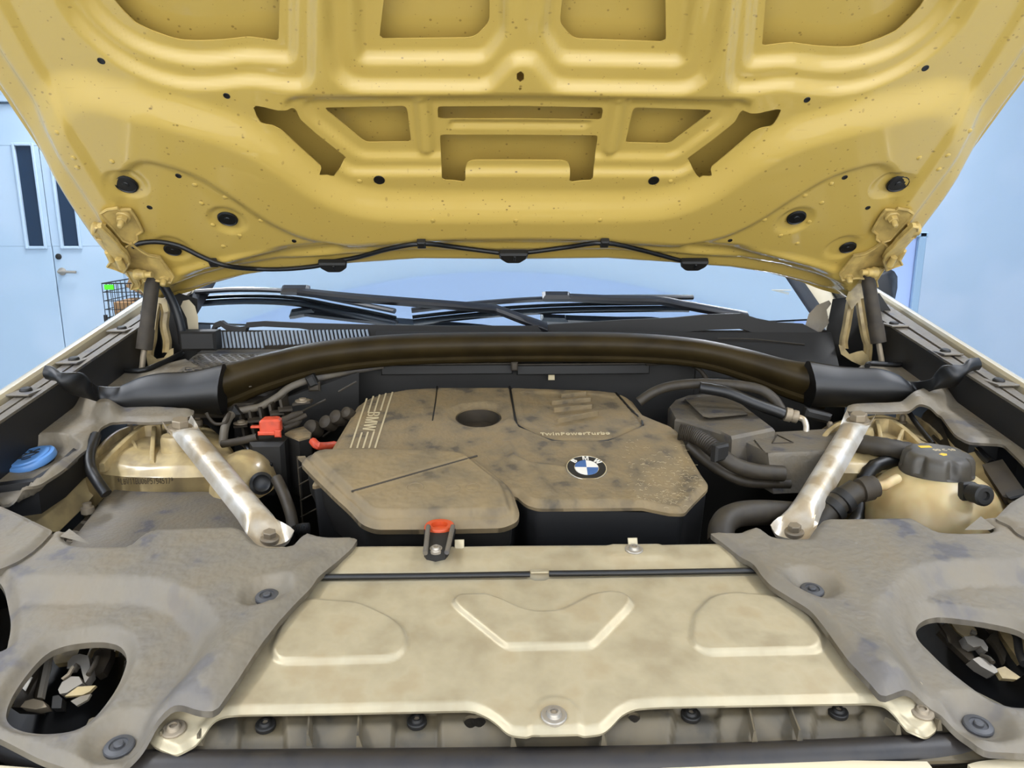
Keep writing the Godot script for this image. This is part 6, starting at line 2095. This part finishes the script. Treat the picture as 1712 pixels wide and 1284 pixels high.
		var front: Array = [[[168, 709], [159, 724], [150, 742], [135, 752], [105, 780], [64, 806], [0, 814], [-80, 880]], [[1574, 690], [1590, 712], [1598, 722], [1620, 734], [1678, 737], [1712, 770], [1760, 812], [1800, 850]]][k]
		for p in front:
			ap.append(on(RAIL, p[0], p[1], drop - 0.010) + Vector3(-s * -0.004, 0, -0.004))
		for p in ap:
			ap2.append(p + Vector3(s * 0.012, 0, -0.012))
		var rg := [PackedVector3Array(), PackedVector3Array(), PackedVector3Array(), PackedVector3Array()]
		var am := Maker.new()
		var rr := []
		for i in ap.size():
			rr.append(PackedVector3Array([ap[i], ap2[i], ap2[i] + Vector3(0, -0.045, 0), ap[i] + Vector3(0, -0.045, 0)]))
		am.loft(rr)
		part("apron", am.commit(), M.engine_side, cv)
		# plate behind the seal end
		var rp: Array = [[[150, 640], [160, 632], [180, 619], [232, 621], [268, 610], [310, 600], [340, 618], [300, 632], [200, 655], [165, 652]], [[1420, 626], [1440, 611], [1470, 609], [1520, 611], [1565, 625], [1556, 648], [1524, 652], [1480, 640]]][k]
		var lo3 := []
		var up3 := []
		for p in rp:
			up3.append(on(RAIL, p[0], p[1], -0.060))
			lo3.append(on(RAIL, p[0], p[1], -0.060) + Vector3(0, -0.008, 0))
		var rpm := Maker.new()
		rpm.hull(lo3, up3)
		var rt := thing("rear_side_cover", "dusty cover with a black lip behind the seal end " + nm, "plastic cover")
		part("cover", rpm.commit(), M.cover_plastic, rt)
		var lipp := []
		for p in ([[145, 638], [153, 633], [180, 618], [232, 620], [266, 609], [305, 590]] if k == 0 else [[1450, 612], [1456, 608], [1500, 610], [1520, 609], [1566, 624], [1600, 640]]):
			lipp.append(on(RAIL, p[0], p[1], -0.056))
		part("lip", pipe(lipp, 0.005, 4, 8), M.black_rubber, rt)
		# painted inner fender below the side cover
		var ip: Array = [[[18, 852, 0.95], [62, 834, 0.98], [138, 788, 1.05], [160, 786, 1.08], [174, 806, 1.07], [142, 846, 1.04], [97, 890, 0.985], [58, 884, 0.96]], [[1580, 712, 1.12], [1606, 722, 1.07], [1642, 760, 1.01], [1700, 845, 0.93], [1668, 856, 0.93], [1630, 800, 0.99], [1590, 760, 1.05]]][k]
		var ia := []
		var ib := []
		for p in ip:
			var q := at_z(p[0], p[1], p[2])
			ia.append(q)
			ib.append(q + Vector3(s * 0.004, -0.004, -0.004))
		var im := Maker.new()
		im.hull(ib, ia)
		solo("inner_fender", im.commit(60), M.bay_paint, "dirty cream inner fender wall under the side cover " + nm, "body panel")
		build_hinge(k, s, nm)
	blue_cap()
	# door mirror past the fender
	var mm := Maker.new()
	var c := at_z(1422, 478, 2.0)
	var rings := []
	for q in [[-0.06, 0.5], [-0.05, 0.85], [-0.02, 1.0], [0.03, 1.0], [0.06, 0.9], [0.075, 0.6]]:
		var ring := PackedVector3Array()
		for j in 16:
			var a := TAU * j / 16
			ring.append(c + Vector3(0.03 + signf(cos(a)) * pow(absf(cos(a)), 0.6) * 0.075 * q[1], signf(sin(a)) * pow(absf(sin(a)), 0.6) * 0.058 * q[1], q[0]))
		rings.append(ring)
	mm.loft(rings)
	var mt := thing("side_mirror", "black door mirror showing between the gas strut and the lavender cabinet", "mirror")
	part("housing", mm.commit(60), M.wiper_black, mt)
	part("foot", pipe([c + Vector3(-0.02, -0.04, 0), c + Vector3(-0.06, -0.06, 0), glass_pt(0.71, 0.42, 0.0)], 0.02, 4, 10), M.wiper_black, mt)

func mirrored(v: Vector3, s: float) -> Vector3:
	return Vector3(v.x if s < 0.0 else -v.x, v.y, v.z)

func hinge_plate(pts: Array, up: float, thick: float, s: float) -> ArrayMesh:
	var m := Maker.new()
	var a := []
	var b := []
	for p in pts:
		var q := on_hood(p[0], p[1], 0.0)
		a.append(mirrored(q + HN * up, s))
		b.append(mirrored(q + HN * (up + thick), s))
	m.hull(a, b)
	b.append(b[0])
	m.tube(b, 0.0024, 6)                      # rolled edge
	return m.commit()

func build_hinge(k: int, s: float, nm: String):
	var t := thing("hood_linkage", "cream-painted hood hinge with bolts " + nm, "hinge", "hood hinges")
	part("flange", hinge_plate([[170, 352], [180, 346], [197, 343], [201, 347], [209, 346], [219, 346], [226, 356], [232, 367], [239, 382], [230, 388], [231, 396], [222, 404], [206, 398], [192, 380], [178, 364]], 0.002, 0.004, s), M.hinge_paint, t)
	part("link", hinge_plate([[164, 372], [167, 362], [174, 361], [190, 377], [200, 388], [206, 398], [216, 408], [222, 420], [212, 438], [198, 432], [185, 428], [193, 416], [188, 404], [184, 396], [176, 382], [168, 380]], 0.014, 0.010, s), M.hinge_paint, t)
	part("arm_plate", hinge_plate([[200, 432], [214, 404], [222, 398], [236, 408], [250, 419], [269, 423], [281, 440], [292, 454], [289, 459], [262, 461], [244, 462], [238, 468], [222, 450]], 0.006, 0.005, s), M.hinge_paint, t)
	part("tongue", hinge_plate([[214, 440], [228, 442], [238, 462], [236, 470], [222, 472], [226, 462]], 0.012, 0.004, s), M.hinge_paint, t)
	for p in [[186, 402], [203, 414]]:
		var m := Maker.new()
		var q := mirrored(on_hood(p[0], p[1], 0.024), s)
		m.tube([q, q + HT * -0.02 + HN * 0.004], 0.006, 10)
		part("knuckle", m.commit(), M.hinge_paint, t)
	var piv := Maker.new()
	piv.lathe([Vector2(0.012, -0.012), Vector2(0.012, 0.006), Vector2(0.009, 0.009), Vector2(0.0003, 0.0095)], facing(mirrored(on_hood(168, 370, 0.018), s), Vector3(s, 0.2, 0.3)), 18)
	part("pivot", piv.commit(), M.hinge_paint, t)
	for p in [[207, 357], [277, 456]]:
		var q := mirrored(on_hood(p[0], p[1], 0.006), s)
		hex_bolt("bolt", q, HN, 0.0085, M.hinge_paint, t)
		var m := Maker.new()
		m.lathe([Vector2(0.005, 0.008), Vector2(0.005, 0.020), Vector2(0.003, 0.023), Vector2(0.0003, 0.0232)], facing(q, HN), 12)
		part("stud", m.commit(), M.hinge_paint, t)
	var bp := mirrored(on_hood(240, 444, 0.020), s)
	var ball := Maker.new()
	ball.lathe([Vector2(0.010, -0.010), Vector2(0.0105, -0.004), Vector2(0.008, 0.0), Vector2(0.008, 0.008), Vector2(0.0055, 0.010), Vector2(0.0055, 0.020)], facing(bp, Vector3(-s, 0, 0.1)), 16)
	part("ball_stud", ball.commit(), M.hinge_paint, t)
	# gas strut
	var top: Vector3 = at_z([259, 1446][k], [438, 436][k], 1.385)
	var mid: Vector3 = at_z([241, 1469][k], [584, 573][k], 1.355)
	var d := (mid - top).normalized()
	var L := top.distance_to(mid)
	var g := thing("gas_strut", "dark gas strut holding up the hood " + nm, "gas strut", "gas struts")
	var m2 := Maker.new()
	m2.lathe([Vector2(0.006, -0.004), Vector2(0.0105, -0.001), Vector2(0.0115, 0.010), Vector2(0.0115, 0.030), Vector2(0.0105, 0.034), Vector2(0.0125, 0.040), Vector2(0.0125, L - 0.038), Vector2(0.0140, L - 0.036), Vector2(0.0140, L), Vector2(0.006, L + 0.001)], facing(top, d), 20)
	part("cylinder", m2.commit(), M.dusty_black, g)
	m2 = Maker.new()
	m2.tube([mid - d * 0.01, mid + d * 0.07], 0.005, 12)
	part("rod", m2.commit(), M.dull_bolt, g)
	m2 = Maker.new()
	m2.tube([mid + d * 0.06, mid + d * 0.085], 0.010, 12)
	part("end_socket", m2.commit(), M.black_plastic, g)
	# lower hinge arms
	var arms := thing("hinge_bracket", "muddy cream bracket with two bent arms below the hinge " + nm, "bracket", "lower hinge brackets")
	var strips: Array = [[[[266, 498], [260, 515], [256, 545], [254, 570], [249, 590], [250, 612]], [[270, 500], [276, 520], [274, 545], [279, 570], [278, 590]]], [[[1437, 500], [1440, 520], [1444, 545], [1448, 565], [1452, 580], [1450, 604]], [[1432, 478], [1424, 500], [1420, 520], [1416, 545], [1411, 570], [1412, 584]]]][k]
	for st in strips:
		var line := []
		for p in st:
			line.append(at_z(p[0], p[1], 1.43))
		line = spline(line, 4)
		var rings := []
		for i in line.size():
			var tt: Vector3 = (line[mini(i + 1, line.size() - 1)] - line[maxi(i - 1, 0)]).normalized()
			var x := tt.cross(Vector3.BACK).normalized()
			var w := 0.0062
			rings.append(PackedVector3Array([line[i] - x * w + Vector3(0, 0, 0.004), line[i] - x * w * 0.6 + Vector3(0, 0, -0.002), line[i] + x * w * 0.6 + Vector3(0, 0, -0.002), line[i] + x * w + Vector3(0, 0, 0.004), line[i] + x * w * 1.1 + Vector3(0, 0, -0.006), line[i] - x * w * 1.1 + Vector3(0, 0, -0.006)]))
		var mm := Maker.new()
		mm.loft(rings)
		part("arm", mm.commit(), M.bay_paint, arms)
	var plate: Array = [[[258, 505], [262, 498], [278, 498], [282, 520], [274, 524], [270, 508]], [[1414, 500], [1420, 484], [1430, 462], [1438, 458], [1444, 470], [1446, 498], [1438, 500], [1424, 518]]][k]
	var pa := []
	var pb := []
	for p in plate:
		pa.append(at_z(p[0], p[1], 1.425))
		pb.append(at_z(p[0], p[1], 1.435))
	var pm := Maker.new()
	pm.hull(pa, pb)
	part("top_plate", pm.commit(), M.bay_paint, arms)
	var foot: Array = [[[244, 590], [252, 592], [262, 600], [274, 598], [284, 584], [290, 582], [290, 592], [280, 604], [262, 616], [248, 618]], [[1402, 576], [1410, 580], [1420, 592], [1432, 588], [1442, 586], [1450, 594], [1456, 608], [1446, 614], [1424, 604], [1406, 592]]][k]
	pa = []
	pb = []
	for p in foot:
		pa.append(at_z(p[0], p[1], 1.415))
		pb.append(at_z(p[0], p[1], 1.44))
	pm = Maker.new()
	pm.hull(pa, pb)
	part("foot", pm.commit(), M.bay_paint, arms)
	# dark closing panel and pale body corner beside the windshield
	pm = Maker.new()
	var dk: Array = [[[235, 520], [300, 490], [330, 500], [330, 640], [225, 640]], [[1380, 560], [1392, 500], [1470, 490], [1490, 520], [1490, 640], [1380, 640]]][k]
	pa = []
	pb = []
	for p in dk:
		pa.append(at_z(p[0], p[1], 1.50))
		pb.append(at_z(p[0], p[1], 1.52))
	pm.hull(pa, pb)
	solo("hinge_well", pm.commit(), M.black_plastic, "dark well panel behind the hinge bracket " + nm, "panel")
	var body: Array = [[[302, 512], [306, 503], [316, 501], [326, 512], [331, 530], [332, 555], [316, 558], [312, 532]], [[1346, 545], [1352, 525], [1366, 510], [1386, 502], [1390, 508], [1382, 518], [1386, 540], [1372, 556], [1352, 560]]][k]
	pa = []
	pb = []
	for p in body:
		pa.append(at_z(p[0], p[1], 1.462))
		pb.append(at_z(p[0], p[1], 1.485))
	pm = Maker.new()
	pm.hull(pa, pb)
	solo("cowl_corner", pm.commit(), M.body_paint if k == 0 else M.cover_plastic, ["pale body corner at the foot of the windshield on the blue cap side", "grey curled body corner at the foot of the windshield on the coolant tank side"][k], "body panel")
	if k == 0:
		solo("hinge_loom", pipe([at_z(228, 412, 1.385), at_z(245, 440, 1.40), at_z(268, 470, 1.41), at_z(290, 508, 1.42), at_z(302, 545, 1.42), at_z(306, 575, 1.42)], 0.0085, 5, 10), M.black_rubber, "black cable loom hanging beside the gas strut on the blue cap side", "cable")

func blue_cap():
	var tw := []
	for p in [[164, 645], [174, 640], [181, 633]]:
		tw.append(on(RAIL, p[0], p[1], -0.055))
	solo("twig", pipe(tw, 0.0011, 4, 6), M.dusty_black, "short dark twig lying on the pale cover behind the seal end by the blue cap", "twig")
	var at := on(RAIL, 53, 770, -0.070)
	var n := Vector3(-0.20, 0.96, 0.20).normalized()
	var xf := facing(at, n)
	var t := thing("washer_filler", "blue washer fluid cap with a spray symbol on the grey side cover", "cap")
	var m := Maker.new()
	var r := 0.0325
	m.lathe([Vector2(r * 0.80, -0.016), Vector2(r * 0.80, -0.004), Vector2(r * 0.97, -0.003), Vector2(r, -0.001), Vector2(r, 0.003), Vector2(r * 0.96, 0.0058), Vector2(r * 0.82, 0.0066), Vector2(r * 0.80, 0.0085), Vector2(r * 0.74, 0.0092), Vector2(r * 0.70, 0.0090), Vector2(0.0003, 0.0090)], xf, 40)
	var c := part("cap", m.commit(), M.blue_plastic, t)
	m = Maker.new()
	m.lathe([Vector2(r * 0.74, -0.026), Vector2(r * 0.84, -0.024), Vector2(r * 0.84, -0.006), Vector2(r * 0.7, -0.005)], xf, 28)
	part("collar", m.commit(), M.black_plastic, t)
	var up := lying(at + n * 0.0092, n, Vector3(1, 0, -0.25))
	for d in [[[-0.012, -0.004], [-0.006, 0.003], [0.004, 0.004], [0.013, 0.001]], [[-0.012, -0.004], [-0.004, -0.006], [0.006, -0.005], [0.013, 0.001]], [[0.000, 0.006], [0.001, 0.012], [-0.004, 0.015]], [[0.004, 0.006], [0.009, 0.011], [0.012, 0.010]], [[-0.004, 0.006], [-0.009, 0.010], [-0.012, 0.008]], [[-0.006, -0.011], [0.0, -0.013], [0.006, -0.011]]]:
		var pts := []
		for q in d:
			pts.append(up * Vector3(q[0], q[1], 0))
		part("symbol_line", pipe(pts, 0.0011, 4, 6), M.engine_side, c)
	var tab := part("strap", pipe([xf * Vector3(0.010, -0.012, 0.024), xf * Vector3(0.014, -0.014, 0.036), xf * Vector3(0.006, -0.014, 0.040)], 0.003, 4, 6), M.dusty_black, t)
